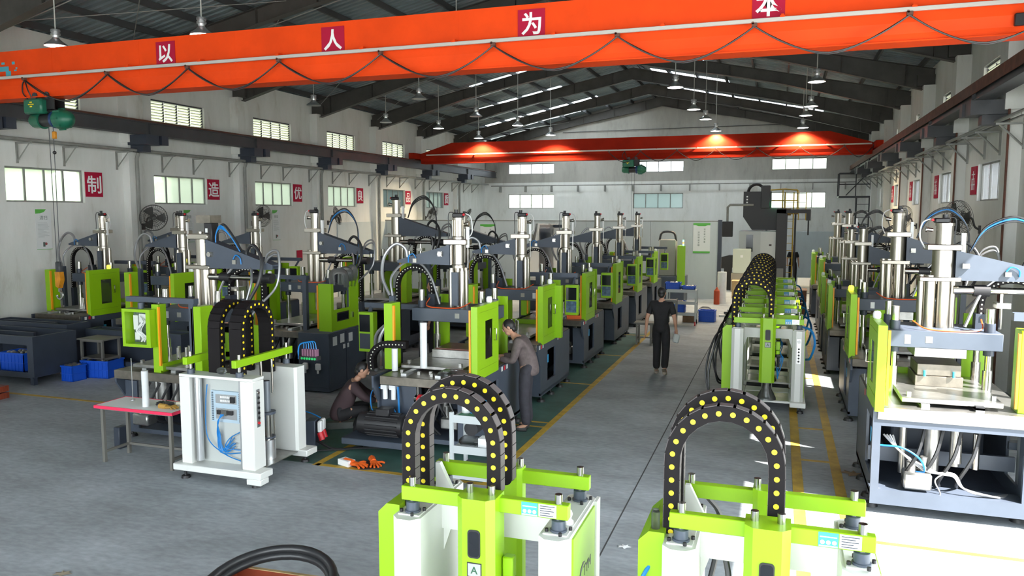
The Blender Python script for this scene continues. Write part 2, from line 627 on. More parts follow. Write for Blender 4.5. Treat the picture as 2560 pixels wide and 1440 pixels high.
# low shed-like block added to dim the lower panes, and trees outside
o = MB().box(-25, -22, 0, 60, 0, 4.3).prism([(-25.3, 4.3), (-21.7, 4.3), (-23.5, 5.0)], 'y', -.3, 60.3).build('window_dimming_block', mat('dimming_block_wall', (.50, .52, .47), .8, n=.3, ns=1.5), None, smooth=False)
tag(o, 'pale low block added outside to dim the lower window panes', kind='structure')
random.seed(31)
lf_ = mat('tree_leaf', (.10, .20, .035), .7, n=.5, ns=4)
for k in range(9):
    e = empty('tree', (-20.6 + random.uniform(-.5, .5), 9 + 3.6 * k, 0), 0, 'leafy tree outside the window wall, number %s from the near end' % ['one', 'two', 'three', 'four', 'five', 'six', 'seven', 'eight', 'nine'][k], 'tree', 'trees outside the window wall')
    MB().tube([(0, 0, -.02), (.05, .05, 1.5), (0, 0, 3.0)], .12, 7).build('trunk', mat('bark', (.10, .07, .05), .9), e)
    c = MB()
    for j in range(90):
        a, b_ = random.uniform(0, 2 * PI), random.uniform(-1, 1)
        r_ = random.uniform(.6, 1.0)
        cx, cy, cz = 1.0 * r_ * math.cos(a) * math.sqrt(1 - b_ * b_), 1.5 * r_ * math.sin(a) * math.sqrt(1 - b_ * b_), 3.4 + 1.3 * r_ * b_
        for q in range(3):
            u = Vector((random.uniform(-1, 1), random.uniform(-1, 1), random.uniform(-1, 1))).normalized() * .28
            w_ = u.orthogonal().normalized() * .13
            p_ = Vector((cx, cy, cz)) + Vector((random.uniform(-.2, .2), random.uniform(-.2, .2), random.uniform(-.2, .2)))
            c.add([p_ - u, p_ + w_, p_ + u, p_ - w_], [(0, 1, 2, 3)])
    o = c.build('crown', lf_, e, smooth=False)
    o['kind'] = 'stuff'

# pilasters, corbels
for side, wall in ((1, wl), (-1, wr)):
    X0 = XL if side == 1 else XR
    for c in COLS:
        if side == -1 and DOOR[0] < c < DOOR[1]:
            continue
        MB().box(min(X0, X0 + side * .22), max(X0, X0 + side * .22), c - .2, c + .2, 0, 5.0).box(min(X0, X0 + side * .30), max(X0, X0 + side * .30), c - .26, c + .26, 5.0, 6.72).build('pilaster', WALLM, wall, smooth=False)
        q = MB()
        q.box(min(X0 + side * .22, X0 + side * .82), max(X0 + side * .22, X0 + side * .82), c - .22, c + .22, 4.93, 5.18)
        q.box(min(X0 + side * .22, X0 + side * .62), max(X0 + side * .22, X0 + side * .62), c - .13, c + .13, 4.76, 4.93)
        q.box(min(X0 + side * .35, X0 + side * .86), max(X0 + side * .35, X0 + side * .86), c + .27, c + .5, 4.95, 5.18)
        q.build('corbel', NAVYD if side == 1 else RAILM, wall, smooth=False)

# crane runway beams
def runway(X, label, topm):
    e = empty('crane_runway_beam', (X, 0, 0), 0, label, 'rail beam')
    b = MB().box(-.15, .15, YF + .1, YB - .1, 5.18, 5.205).box(-.15, .15, YF + .1, YB - .1, 5.475, 5.5).box(-.09, .09, YF + .1, YB - .1, 5.205, 5.475)
    b.build('i_beam', RAILM, e, smooth=False)
    for c in COLS:
        MB().box(-.15, .15, c - .008, c + .008, 5.205, 5.475).build('stiffener', RAILM, e, smooth=False)
    MB().box(-.035, .035, YF + .1, YB - .1, 5.5, 5.56).build('rail', topm, e, smooth=False)
    return e

runway(XL + .62, 'dark steel crane runway beam along the windowed white wall', RUST)
e = runway(XR - .62, 'rust-topped crane runway beam along the wall behind the aisle machines', RUST)
MB().box(-.16, -.145, 8, YB - .1, 5.30, 5.50).build('rusty_angle', RUST, e, smooth=False)

# windows
wn = 0

def window(X, a, b, z0, z1, axis, louvred, npan=4, glass=None, face=1, dark=()):
    """axis 'x': lies in a wall of constant x; 'y': in the end wall. face = side that looks indoors"""
    global wn
    wn += 1
    L, Hh, t = b - a, z1 - z0, 0.035
    def P(mbx, u0, u1, w0, w1, d0, d1):
        if axis == 'x':
            mbx.box(d0, d1, u0, u1, w0, w1)
        else:
            mbx.box(u0, u1, d0, d1, w0, w1)
    f = MB()
    P(f, 0, L, 0, t, -.03, .03)
    P(f, 0, L, Hh - t, Hh, -.03, .03)
    for i in range(npan + 1):
        u = i * (L - t) / npan
        P(f, u, u + t, t, Hh - t, -.03, .03)
    loc = (X, a, z0) if axis == 'x' else (a, X, z0)
    fr = f.build('window_%d' % wn, PIPE if not louvred else NAVYD, None, smooth=False, loc=loc)
    tag(fr, kind='structure')
    if louvred:
        n = 8
        dz = (Hh - 2 * t) / n
        w = (L - t) / npan - t
        s = MB()
        for _ in (0,):
            if axis == 'x':
                s.prism([(-.05 * face, 0.0), (.05 * face, dz * 0.92), (.05 * face + .006, dz * 0.92), (-.05 * face + .006, 0.0)], 'y', 0, w)
        s.mat(1).box(.05 * face - .004, .05 * face + .012, 0, w, dz * .92, dz * .92 + .010)
        me = s.mesh('slat', [LOUVRE, PIPE], smooth=False)
        for i in range(npan):
            for k in range(n):
                inst(me, 'slat', fr, (0, t + i * (L - t) / npan, t + k * dz))
    else:
        w = (L - t) / npan - t
        p = MB()
        P(p, 0, w, 0, Hh - 2 * t, -.003, .003)
        me = p.mesh('pane', glass or WINGLASS, smooth=False)
        for i in range(npan):
            u = t + i * (L - t) / npan
            o = inst(me, 'pane', fr, (0, u, t) if axis == 'x' else (u, 0, t))
            if i in dark:
                o.data = me.copy()
                o.data.materials[0] = DARKPANE
    return fr

DARKPANE = pane_mat('dim_pane', (0.30, 0.34, 0.33), 0.25, 0.1)
BRIGHTPANE = pane_mat('clear_pane', (0.97, 0.98, 1.0), 0.85, 0.1)
for i, (a, b) in enumerate(WIN):
    if b > 10:
        window(XL - .10, a, b, 3.45, 4.23, 'x', False, 4, dark=(0, 1, 2, 3) if i >= 7 else ())
        window(XL - .10, a, b, 5.57, 6.25, 'x', True, 4, face=1)
    if b > 15:
        window(XR + .10, a, b, 3.45, 4.23, 'x', False, 3, glass=BRIGHTPANE)
        window(XR + .10, a, b, 5.57, 6.25, 'x', True, 3, face=-1)
for i, (a, b) in enumerate(BWU):
    window(YB + .10, a, b, 5.38, 5.95, 'y', False, 4, glass=BRIGHTPANE if i < 2 else WINGLASS)
    window(YB + .10, a, b, 3.46, 4.26, 'y', False, 4, glass=(WINGLASS, DARKPANE, WINGLASS)[i])

# roof
SKY_L = [(29.25, 30.25, -11.6, -9.0), (33.55, 34.5, -13.2, -9.4), (24.9, 25.5, -9.6, -8.2), (37.9, 38.9, -14.4, -8.6), (39.9, 40.8, -13.0, -7.5)]
SKY_R = [(29.6, 30.6, -4.8, -3.0), (33.6, 34.5, -5.4, -2.4), (38.2, 39.0, -4.5, 1.5)]

def in_sky(y, x):
    for l in (SKY_L, SKY_R):
        for y0, y1, x0, x1 in l:
            if y0 < y < y1 and x0 < x < x1:
                return True
    return False

xs_l = [XL - .35 + (XC - XL + .35) * i / 16 for i in range(17)]
xs_r = [XC + (XR + .35 - XC) * i / 16 for i in range(17)]
prof = []
y = YF - 0.3
while y < YB + 0.4:
    prof += [(y, 0), (y + 0.11, 0), (y + 0.14, 0.045), (y + 0.19, 0.045)]
    y += 0.22
def roof_sheet(name, xs, m, want):
    mbr = MB()
    for i in range(len(xs) - 1):
        x0, x1 = xs[i], xs[i + 1]
        for k in range(len(prof) - 1):
            (ya, ha), (yb, hb_) = prof[k], prof[k + 1]
            if in_sky((ya + yb) / 2, (x0 + x1) / 2) == want:
                mbr.add([(x0, ya, roof_z(x0) + ha), (x1, ya, roof_z(x1) + ha), (x1, yb, roof_z(x1) + hb_), (x0, yb, roof_z(x0) + hb_)], [(0, 1, 2, 3)])
    return mbr.build(name, m, None, smooth=False)

ceil_l = roof_sheet('ceiling', xs_l + xs_r[1:], ROOFM, False)
tag(ceil_l, 'dark corrugated metal roof on steel rafters', kind='structure')
sk = roof_sheet('skylight_sheets', xs_l + xs_r[1:], SKYLIGHT, True)
sk.parent = ceil_l
# rafters
def rafter(yc):
    top = [(XL - .1, roof_z(XL - .1) - .16), (XC, roof_z(XC) - .16), (XR + .1, roof_z(XR + .1) - .16)]
    def depth(x):
        t = abs(x - XC) / (XR - XC)
        return 0.46 if t < 0.12 else (0.46 - (t - .12) / .3 * .10 if t < 0.42 else (0.36 if t < .6 else 0.36 + (t - .6) / .4 * .26))
    N = 24
    xs = [XL - .1 + (XR - XL + .2) * i / N for i in range(N + 1)]
    w = MB()
    for i in range(N):
        a, b = xs[i], xs[i + 1]
        za, zb = roof_z(a) - .16, roof_z(b) - .16
        la, lb = za - depth(a), zb - depth(b)
        w.prism([(a, la), (b, lb), (b, zb), (a, za)], 'y', yc - .006, yc + .006)
        w.prism([(a, la - .012), (b, lb - .012), (b, lb), (a, la)], 'y', yc - .10, yc + .10)
        w.prism([(a, za), (b, zb), (b, zb + .012), (a, za + .012)], 'y', yc - .10, yc + .10)
    o = w.build('rafter', TRUSS, ceil_l, smooth=False)
    s = MB()
    for i in range(1, N, 2):
        x = xs[i]
        zt = roof_z(x) - .16
        s.box(x - .006, x + .006, yc - .095, yc + .095, zt - depth(x), zt)
    # haunch block on the pilaster
    for X0, sg in ((XL, 1), (XR, -1)):
        s.box(min(X0, X0 + sg * .45), max(X0, X0 + sg * .45), yc - .11, yc + .11, 6.72, 7.02)
    s.build('stiffener_plates', TRUSS, o, smooth=False)
    return o
for c in COLS + [YB - .15]:
    if c > 3:
        rafter(c)
# purlins
for i in range(9):
    for sg in (-1, 1):
        x = XC + sg * (0.35 + i * 1.16)
        z = roof_z(x)
        MB().box(x - .03, x + .03, YF, YB, z - .16, z - .01).build('purlin', PURLIN, ceil_l, smooth=False)
# sag rods and bracing
for c in COLS[3:]:
    for sg in (-1, 1):
        xa, xb = XC + sg * 1.2, XC + sg * 9.2
        MB().tube([(xa, c + .25, roof_z(xa) - .45), (xb, c + .25, roof_z(xb) - .62)], .012, 5).build('brace_rod', PIPE, ceil_l)
    MB().tube([(XL + .3, c, 7.0), (XC - 5, c + 4.2, roof_z(XC - 5) - .25)], .01, 5).build('brace_rod', PIPE, ceil_l)
    MB().tube([(XL + .3, c + 4.2, 7.0), (XC - 5, c, roof_z(XC - 5) - .25)], .01, 5).build('brace_rod', PIPE, ceil_l)

# partition at the far end and the panelled stretch of the side wall
p = empty('wall_partition', (0, 30, 0), kind='structure')
tag(p, 'pale grey partition in front of the gabled end wall')
for i in range(11):
    a = XL + i * 1.26
    MB().box(a + .004, a + 1.256, 0, .06, 0, 2.88).build('panel', PARTM, p, smooth=False)
MB().box(XL, -2.1, -.01, .07, 2.88, 2.92).build('top_rail', PIPE, p, smooth=False)
MB().box(-2.16, -2.02, -.04, .10, 0, 2.95).build('end_post', NAVYD, p, smooth=False)
MB().box(XL, XL + .04, 26.1, 30, 0, 2.85).build('wall_panelling', PARTM, wl, smooth=False)

# conduit on brackets along the walls
def conduit(X, sg, label, y0, y1):
    e = empty('conduit_run', (X, 0, 4.80), 0, label, 'pipe')
    MB().tube([(0, y0, 0), (0, y1, 0)], .035, 8).tube([(sg * -.12, y0, -.02), (sg * -.12, y1, -.02)], .02, 6).build('pipe', PIPE, e)
    br = MB().box(-.05 * sg if sg > 0 else -.45, .45 if sg < 0 else .05, -.02, .02, -.07, -.035) if False else None
    b = MB()
    xw = -sg * .40
    b.box(min(xw, sg * .06), max(xw, sg * .06), -.018, .018, -.075, -.04)
    b.box(min(xw, xw + sg * .04), max(xw, xw + sg * .04), -.018, .018, -.50, -.04)
    b.tube([(xw + sg * .02, 0, -.46), (sg * .0, 0, -.07)], .018, 4)
    me = b.mesh('bracket', PIPE, smooth=False)
    for c in COLS:
        for dy in (1.15, 2.35, 3.9):
            if y0 < c + dy < y1:
                inst(me, 'bracket', e, (0, c + dy, 0))
    return e
conduit(XL + .40, 1, 'grey conduit on triangular brackets above the wall windows and signs', YF + .5, YB - .5)
conduit(XR - .40, -1, 'grey conduit on brackets along the wall behind the aisle machines', 14, YB - .5)
e = empty('conduit_run', (0, YB - .3, 4.72), 0, 'thin conduit on short brackets across the gabled end wall', 'pipe')
MB().tube([(XL + .5, 0, 0), (XR - .5, 0, 0)], .03, 8).build('pipe', PIPE, e)
for i in range(13):
    MB().box(-.02, .02, -.03, .3, -.35, 0.0).build('bracket', PIPE, e, smooth=False, loc=(XL + 1 + i * 1.5, 0, 0))
for zz in (6.9, 7.6):
    o = MB().tube([(XL + 2.5 + (zz - 6.9) * 3, YB - .06, zz), (XR - 2, YB - .06, zz + .05)], .015, 5).build('cable_line', RAILM)
    tag(o, 'thin dark cable across the gable, %s' % ('the lower one' if zz < 7 else 'the upper one'), 'cable')

# rain pipes on the pilasters
for i, c in enumerate(COLS[4:]):
    o = MB().tube([(XL + .28, c, 0), (XL + .28, c, 4.6), (XL + .34, c, 4.75)], .045, 8).build('down_pipe', PIPE)
    tag(o, ['grey vertical pipe between the first two big fan bays', 'grey vertical pipe beside the fan and the third poster', 'grey vertical pipe third along the window wall', 'grey vertical pipe fourth along the window wall', 'grey vertical pipe fifth along the window wall', 'grey vertical pipe in the far wall corner'][i], 'pipe', 'vertical pipes on the long white wall')
for i, c in enumerate(COLS[4:8]):
    o = MB().tube([(XR - .24, c - .3, 0), (XR - .24, c - .3, 5.0)], .02, 6).build('wall_conduit', RUST)
    tag(o, 'thin vertical conduit on the wall behind the aisle machines, number %s from the front' % ['one', 'two', 'three', 'four'][i], 'pipe', 'thin conduits behind the aisle machines')

# wall signs, one character each
CH = '制造优良品质'
for i, ch in enumerate(CH):
    y0 = COLS[4] - 1.38 + 4.3 * i
    e = empty('wall_sign', (XL + .012, y0 + .25, 3.90), 0, ['crimson wall sign with one white character beside the wide nearest window', 'crimson one-character wall sign above the first two fans, second along the wall', 'crimson one-character wall sign, third along the window wall', 'crimson one-character wall sign, fourth along the window wall', 'crimson one-character wall sign, fifth along the window wall', 'crimson one-character wall sign, farthest along the window wall'][i], 'sign', 'crimson characters on the long wall')
    MB().box(-.012, .012, -.25, .25, -.30, .30).build('board', CRIMSON, e, smooth=False)
    lettering(ch, .46, SIGNW, e, (.014, 0, 0), FACE_PX, bold=.006)
for i in range(4):
    y0 = COLS[5] - 1.1 + 4.3 * i
    e = empty('wall_sign', (XR - .012, y0, 3.90), 0, 'narrow crimson sign on the wall behind the aisle machines, %s' % ['beside the bright window', 'second from the bright window', 'third from the bright window', 'farthest from the bright window'][i], 'sign', 'crimson signs on the aisle wall')
    MB().box(-.012, .012, -.25, .25, -.30, .30).build('board', CRIMSON, e, smooth=False)
    b = MB()
    for k, (u, w, a, c2) in enumerate([(-.15, .15, .12, .14), (-.12, .12, .02, .04), (-.02, .02, -.2, .2), (-.16, .16, -.1, -.075), (-.13, -.1, -.2, 0), (.1, .13, -.2, .05)]):
        b.box(-.016, -.012, u, w, a, c2)
    b.build('lettering', SIGNW, e, smooth=False)

# posters
def poster(loc, rot, w, h, label, title, banner=False):
    e = empty('poster', loc, rot, label, 'poster')
    MB().box(-w / 2, w / 2, -.006, 0, -h / 2, h / 2).build('sheet', LABELW, e, smooth=False)
    g = MB()
    if banner:
        g.box(-w / 2, w / 2, -.008, -.006, h * .43, h / 2)
        g.prism([(-w * .35, h * .43), (w * .35, h * .43), (w * .2, h * .40), (-w * .2, h * .40)], 'y', -.008, -.006)
        g.box(-w / 2, w / 2, -.008, -.006, -h / 2, -h * .44)
    else:
        g.prism([(-w / 2, h / 2), (w * .2, h / 2), (w * .05, h * .43), (-w * .2, h * .40), (-w / 2, h * .39)], 'y', -.008, -.006)
        g.box(-w / 2, w / 2, -.008, -.006, -h / 2, -h * .488)
    g.build('green_band', mat('poster_green', (0.10, 0.42, 0.06), 0.5), e, smooth=False)
    ink = mat('poster_ink', (0.10, 0.14, 0.12), 0.6)
    if title:
        if banner:
            for k, ch in enumerate(title):
                col, row = (0, k) if k < 6 else (1, k - 6)
                lettering(ch, h * .066, ink, e, ((.17 - .34 * col) * w, -.007, h * (.30 - .085 * row - .11 * col)), FACE_MY, .0006)
        else:
            lettering(title, w * .26, ink, e, (0, -.007, h * .29), FACE_MY, .0006)
            t = MB()
            random.seed(5)
            for k in range(12):
                z = h * (.16 - .032 * k)
                t.box(-w * .38, -w * .38 + w * random.uniform(.35, .75), -.0075, -.006, z, z + h * .007)
            t.build('print_lines', mat('poster_grey', (0.36, 0.38, 0.38), 0.6), e, smooth=False)
            MB().box(-w * .1, w * .04, -.008, -.006, -h * .43, -h * .32).build('print_dark', ink, e, smooth=False)
            MB().cyl((w * .1, -.006, -h * .36), (w * .1, -.0085, -h * .36), w * .08, 10).build('print_red', mat('poster_red', (.35, .1, .1), .6), e)
    return e
poster((XL + .006, 13.52, 2.83), R(90), .40, .92, 'white poster with green corner by the hoist rope', '清扫')
poster((XL + .006, 18.2, 2.83), R(90), .40, .92, 'white poster with green corner behind the tall cylinder and machine', '整顿')
poster((XL + .006, 22.3, 2.80), R(90), .42, 1.0, 'white poster with green corner to the right of the second fan', '安全')
poster((-2.75, 29.985, 2.27), 0, .62, 1.12, 'white and green vertical banner on the grey partition by the dark post', '追求客户满意坚持精益求精', True)
poster((-11.3, 29.985, 2.2), 0, .66, 1.1, 'white and green banner on the partition behind the tall cylinders', '追求客户满意坚持精益求精', True)
o = MB().box(-.002, .006, -.17, .17, -.18, .18).build('notice', CRIMSON, None, smooth=False, loc=(XL + .01, 23.6, 1.72))
tag(o, 'small red square notice low on the white wall', 'notice')
# ================================================================== overhead cranes
def girder_mesh(x0, x1, taper):
    """box girder with a rolled beam below; profile in y,z, front is -y; z from 5.40"""
    zb, zk, zt = 5.40, 5.62, 6.27
    m = MB()
    pts = []
    prof = [(-.22, zt), (.22, zt), (.22, zk + .06), (.12, zk - .05), (.03, zk - .08), (.03, zb + .03), (.16, zb + .03), (.16, zb), (-.16, zb), (-.16, zb + .03), (-.16, zk - .1), (-.22, zk)]
    prof = [(-.22, zt), (.22, zt), (.22, zk), (.17, zk - .13), (.17, zb), (-.17, zb), (-.17, zk - .13), (-.22, zk)]
    xs = [x0, x0 + taper, x1 - taper, x1]
    n = len(prof)
    vs = []
    for i, x in enumerate(xs):
        for (y, z) in prof:
            if i in (0, 3) and z == zt and taper > 0.1:
                z = zb + .42
            vs.append((x, y, z))
    fs = []
    for i in range(3):
        for k in range(n):
            fs.append((i * n + k, i * n + (k + 1) % n, (i + 1) * n + (k + 1) % n, (i + 1) * n + k))
    fs += [tuple(range(n)), tuple(range(3 * n, 4 * n))]
    m.add(vs, fs)
    return m

def crane(Yc, label, paint, x_loops, hoist_x, signs, taper=1.15, zoff=0.0, scale=1.0):
    x0, x1 = XL + .62, XR - .62
    e = empty('overhead_crane', (0, Yc, 0), 0, label, 'crane')
    girder_mesh(x0 + .15, x1 - .15, taper).build('girder', paint, e, smooth=False)
    g2 = MB().box(x0 + .2, x1 - .2, -.20, .20, 5.385, 5.402)
    g2.build('bottom_flange', paint, e, smooth=False)
    w = MB()
    for k in range(1, 9):
        x = x0 + k * 2.05 + .4
        w.box(x - .003, x + .003, -.2215, -.218, 5.66, 6.25)
    w.build('weld_seams', paint, e, smooth=False)
    for X in (x0, x1):
        c = empty('end_carriage', (X, 0, 0))
        c.parent = e
        MB().box(-.13, .13, -.85, .85, 5.58, 5.84, .02).build('carriage_body', paint, c)
        for yy in (-.65, .65):
            MB().cyl((-.05, yy, 5.68), (.05, yy, 5.68), .13, 16).build('wheel', RAILM, c)
        MB().cyl((-.05, .95, 5.75), (.2, .95, 5.75), .09, 12).build('drive_motor', HOISTG, c)
    # festoon track
    f = empty('festoon_track', (0, -.34, 5.755))
    f.parent = e
    MB().box(x0 + .5, x1 - .2, -.022, .022, -.026, .026, .005).build('track_bar', mat('track_grey', (.50, .47, .43), .5), f, smooth=False)
    k = 0
    x = x0 + 1.2
    while x < x1 - .3:
        MB().box(x - .018, x + .018, .0, .13, .026, .07).box(x - .03, x + .03, -.025, .03, .02, .045).build('track_bracket', paint, f, smooth=False)
        x += 1.57
    ends = [(x_, 0, -.06) for x_ in x_loops]
    for x_ in x_loops:
        MB().box(x_ - .035, x_ + .035, -.03, .03, -.075, -.03).cyl((x_ - .02, -.03, -.03), (x_ - .02, .03, -.03), .018, 8).build('cable_trolley', RUST, f, smooth=False)
    for i in range(len(x_loops) - 1):
        a, b = x_loops[i], x_loops[i + 1]
        sag = .40 if i else .42
        pts = []
        for j in range(19):
            t = j / 18
            zz = -.07 - sag * (1 - abs(2 * t - 1) ** 1.7)
            pts.append((a + (b - a) * t, 0.0, zz))
        MB().tube(pts, .0125, 5).tube([(p[0], p[1] + .03, p[2] + .015 * math.sin(j * .5)) for j, p in enumerate(pts)], .009, 5).build('cable_loop', RUBBER, f)
    for ch, xa, xb in signs:
        s = empty('sign_board', ((xa + xb) / 2, -.226, 5.99))
        s.parent = e
        hw = (xb - xa) / 2
        MB().box(-hw, hw, -.004, .004, -.205, .205).build('board', CRIMSON, s, smooth=False)
        lettering(ch, hw * 1.62, SIGNW, s, (0, -.0045, 0), FACE_MY, bold=.007)
    return e

NEAR_Y = 11.52
loops = [-13.5, -11.51, -9.73, -7.88, -6.0, -4.12, -2.25, -.4, 1.47, 3.2]
cr1 = crane(NEAR_Y, 'bright orange box-girder bridge crane across the top with four white characters on crimson boards', CRANE, loops, -13,
            [('以', -10.49, -10.08), ('人', -7.13, -6.71), ('为', -3.77, -3.35), ('本', -.44, -.02)], taper=.05)
# faded turquoise marks and the little black box on the girder
mk = MB()
for (xa, xb, za, zb) in [(-14.27, -14.02, 5.90, 5.99), (-14.1, -13.97, 5.80, 5.9), (-13.93, -13.86, 6.02, 6.07), (-13.84, -13.80, 5.93, 5.96), (-13.88, -13.82, 5.89, 5.92), (-14.2, -14.12, 6.03, 6.07)]:
    mk.box(xa, xb, -.2255, -.2215, za, zb)
mk.build('faded_lettering', mat('turquoise', (.06, .36, .46), .5), cr1, smooth=False)
MB().box(2.64, 2.76, -.28, -.215, 5.48, 5.63, .01).build('limit_box', BLACK, cr1)

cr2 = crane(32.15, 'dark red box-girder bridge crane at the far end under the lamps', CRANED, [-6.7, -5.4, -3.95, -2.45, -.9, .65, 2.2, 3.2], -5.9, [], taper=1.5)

def hoist(X, Y, label, drop, hook_z, big=True, sc=1.0):
    e = empty('electric_hoist', (X, Y, 4.98), 0, label, 'hoist')
    s = sc
    MB().lathe([(0, -.46), (.10, -.45), (.145, -.38), (.15, -.2), (.165, -.19), (.165, -.16)], (0, 0, 0), 18, 'x').build('end_drum', HOISTG, e)
    MB().lathe([(.13, -.16), (.13, .12)], (0, 0, 0), 18, 'x').build('rope_drum', BLACK, e)
    MB().lathe([(.165, .12), (.165, .16), (.15, .17), (.15, .20)], (0, 0, 0), 18, 'x').build('blue_band', mat('hoist_blue', (.01, .04, .14), .4), e)
    MB().lathe([(.175, .20), (.19, .24), (.19, .34), (.15, .46), (.09, .53), (.0, .55)], (0, 0, 0), 18, 'x').build('motor_bell', HOISTG, e)
    fins = MB()
    for k in range(8):
        a = k * PI / 4
        fins.box(.22, .38, .185 * math.cos(a) - .01, .185 * math.cos(a) + .01, .185 * math.sin(a) - .02, .185 * math.sin(a) + .02)
    fins.build('cooling_fins', HOISTG, e, smooth=False)
    MB().box(-.40, .06, -.24, -.06, .10, .38, .03).build('control_box', HOISTG, e)
    b = MB()
    for k, (u, w) in enumerate([(-.04, 0), (0, .04), (.04, 0), (0, -.04), (0, 0)]):
        b.box(-.19 + u - .03, -.19 + u + .03, -.2425, -.24, .27 + w - .012, .27 + w + .012)
    b.build('yellow_emblem', YELLOW, e, smooth=False)
    t = MB().box(-.25, .25, -.12, -.10, .16, .50).box(-.25, .25, .10, .12, .16, .50)
    t.box(-.27, .27, -.12, .12, .14, .18)
    t.build('trolley_plates', BLACK, e, smooth=False)
    for xx in (-.15, .15):
        for yy in (-.19, .15):
            MB().cyl((xx, yy, .44), (xx, yy + .04, .44), .06, 12).build('trolley_wheel', RAILM, e)
    MB().tube(spline([(-.30, -.18, .36), (-.42, -.2, .50), (-.36, -.24, .68), (-.28, -.22, .72)]), .012, 5).tube(spline([(-.20, -.18, .36), (-.25, -.24, .55), (-.33, -.22, .74)]), .012, 5).build('power_cable', RUBBER, e)
    zt = hook_z - 4.98
    for dx in (-.05, .06):
        MB().tube([(dx, 0, -.1), (dx * .7, 0, zt + .25)], .007, 5).build('wire_rope', RAILM, e)
    if big:
        MB().box(.045, .12, -.03, .03, -.36, -.22, .01).build('limit_weight', HOOKY, e)
        MB().ball((.06, 0, -.62), .035, n=10, m=6).build('rope_ball', BLACK, e)
    h = empty('hook_block', (0, 0, zt))
    h.parent = e
    MB().box(-.06, .06, -.035, .035, .10, .36, .02).build('upper_cheek', RAILM, h)
    MB().prism([(-.055, .16), (.07, .16), (.085, 0), (.02, -.16), (-.05, -.12)], 'y', -.05, .05).build('block_body', HOOKY, h)
    pts = []
    for k in range(15):
        a = R(100 - k * 20)
        pts.append((.075 * math.cos(a), 0, -.30 + .075 * math.sin(a)))
    MB().tube([(0, 0, -.12)] + pts, .02, 6).build('hook', STEEL, h)
    return e
hoist(-13.3, NEAR_Y, 'green wire-rope hoist with yellow hook block hanging from the orange crane', 2, 1.9)
hoist(-5.75, 32.15, 'small green hoist under the dark red far crane', 1, 2.5, False)

# ================================================================== high-bay lamps
def lamp_proto():
    e = empty('high_bay_lamp', (0, 0, 0))
    MB().tube([(0, 0, .31), (0, 0, 2.6)], .012, 6).build('rod', mat('lamp_rod', (.45, .45, .42), .5), e)
    MB().lathe([(.02, .315), (.08, .31), (.085, .29), (.085, .27), (.07, .265), (.07, .245), (.085, .24), (.085, .205), (.065, .20), (.06, .16), (.045, .15)], (0, 0, 0), 16).build('ballast_housing', ALU, e)
    MB().lathe([(.055, .16), (.075, .13), (.12, .085), (.20, .03), (.21, 0.0), (.20, 0.0), (.19, .03), (.113, .08), (.07, .12), (.045, .15)], (0, 0, 0), 24).build('reflector', ALU, e)
    MB().lathe([(0, .012), (.195, .012), (.195, .004), (0, .004)], (0, 0, 0), 24).build('lens', LAMPGLOW, e)
    return e
LAMPS = [(-13.2, 11.65, 1, 'lit high-bay lamp above the orange crane near its hoist end'), (-9.92, 11.8, 1, 'lit high-bay lamp just above the first character board of the orange crane'),
         (-3.0, 11.2, 0, 'high-bay lamp cut by the top edge above the fourth character board'),
         (-6.7, 15.9, 0, 'high-bay lamp whose rod shows above the second character board'),
         (-13.2, 20.4, 0, 'unlit high-bay lamp first below the orange girder on the window side'), (-13.25, 25.0, 0, 'second unlit high-bay lamp on the window side'),
         (-12.3, 27.4, 1, 'small lit lamp low above the window-side runway beam'), (-12.28, 31.5, 1, 'lit lamp in front of the far red crane, closest to the window wall'),
         (-9.66, 20.2, 0, 'unlit dark lamp under the rafters near the window slope'), (-9.6, 24.4, 0, 'unlit dark lamp in front of the bright roof panels'),
         (-9.15, 27.4, 1, 'lit lamp hanging below the bright roof panels'), (-9.0, 31.2, 1, 'lit lamp in front of the far red crane, second from the window wall'),
         (-2.62, 20.5, 1, 'large lit lamp first in the row past the ridge'), (-2.62, 25.0, 1, 'second lit lamp in the row past the ridge'),
         (-2.5, 27.7, 1, 'third lit lamp in the row past the ridge'), (-2.46, 31.75, 1, 'lit lamp over the far red crane past its middle'),
         (.75, 20.75, 1, 'biggest lit lamp of the row above the aisle machines'), (.78, 25.4, 1, 'second lit lamp of the row above the aisle machines'),
         (.70, 27.7, 1, 'third lit lamp of the row above the aisle machines'), (.71, 31.6, 1, 'lit lamp over the far red crane next to the aisle wall')]
lp = lamp_proto()
LOBJ = []
for i, (x, y, on, lab) in enumerate(LAMPS):
    o = lp if i == 0 else copy_tree(lp)
    o.location = (x, y, 6.38)
    tag(o, lab, 'lamp', 'high-bay lamps')
    LOBJ.append(o)
    for ch in o.children:
        if ch.name.startswith('lens') and not on:
            ch.data = ch.data.copy()
            ch.data.materials[0] = LAMPOFF
        if ch.name.startswith('rod'):
            ch.scale.z = 1.0
            top = roof_z(x) - 6.38 - .005
            ch.data = MB().tube([(0, 0, .31), (0, 0, top)], .012, 6).mesh('rod', mat('lamp_rod', (.45, .45, .42), .5))
for i, (x, y, on, lab) in enumerate(LAMPS):
    o = LOBJ[i]
    if on:
        ld = bpy.data.lights.new('lamp_light', 'SPOT')
        ld.energy = 110 if y < 31 else 800
        ld.spot_size = R(140)
        ld.spot_blend = 0.5
        ld.color = (1.0, .80, .50) if y > 31 else (1.0, .93, .82)
        ld.shadow_soft_size = .12
        lo = bpy.data.objects.new('lamp_light', ld)
        COL.objects.link(lo)
        lo.parent = o
        lo.location = (0, 0, -.02)

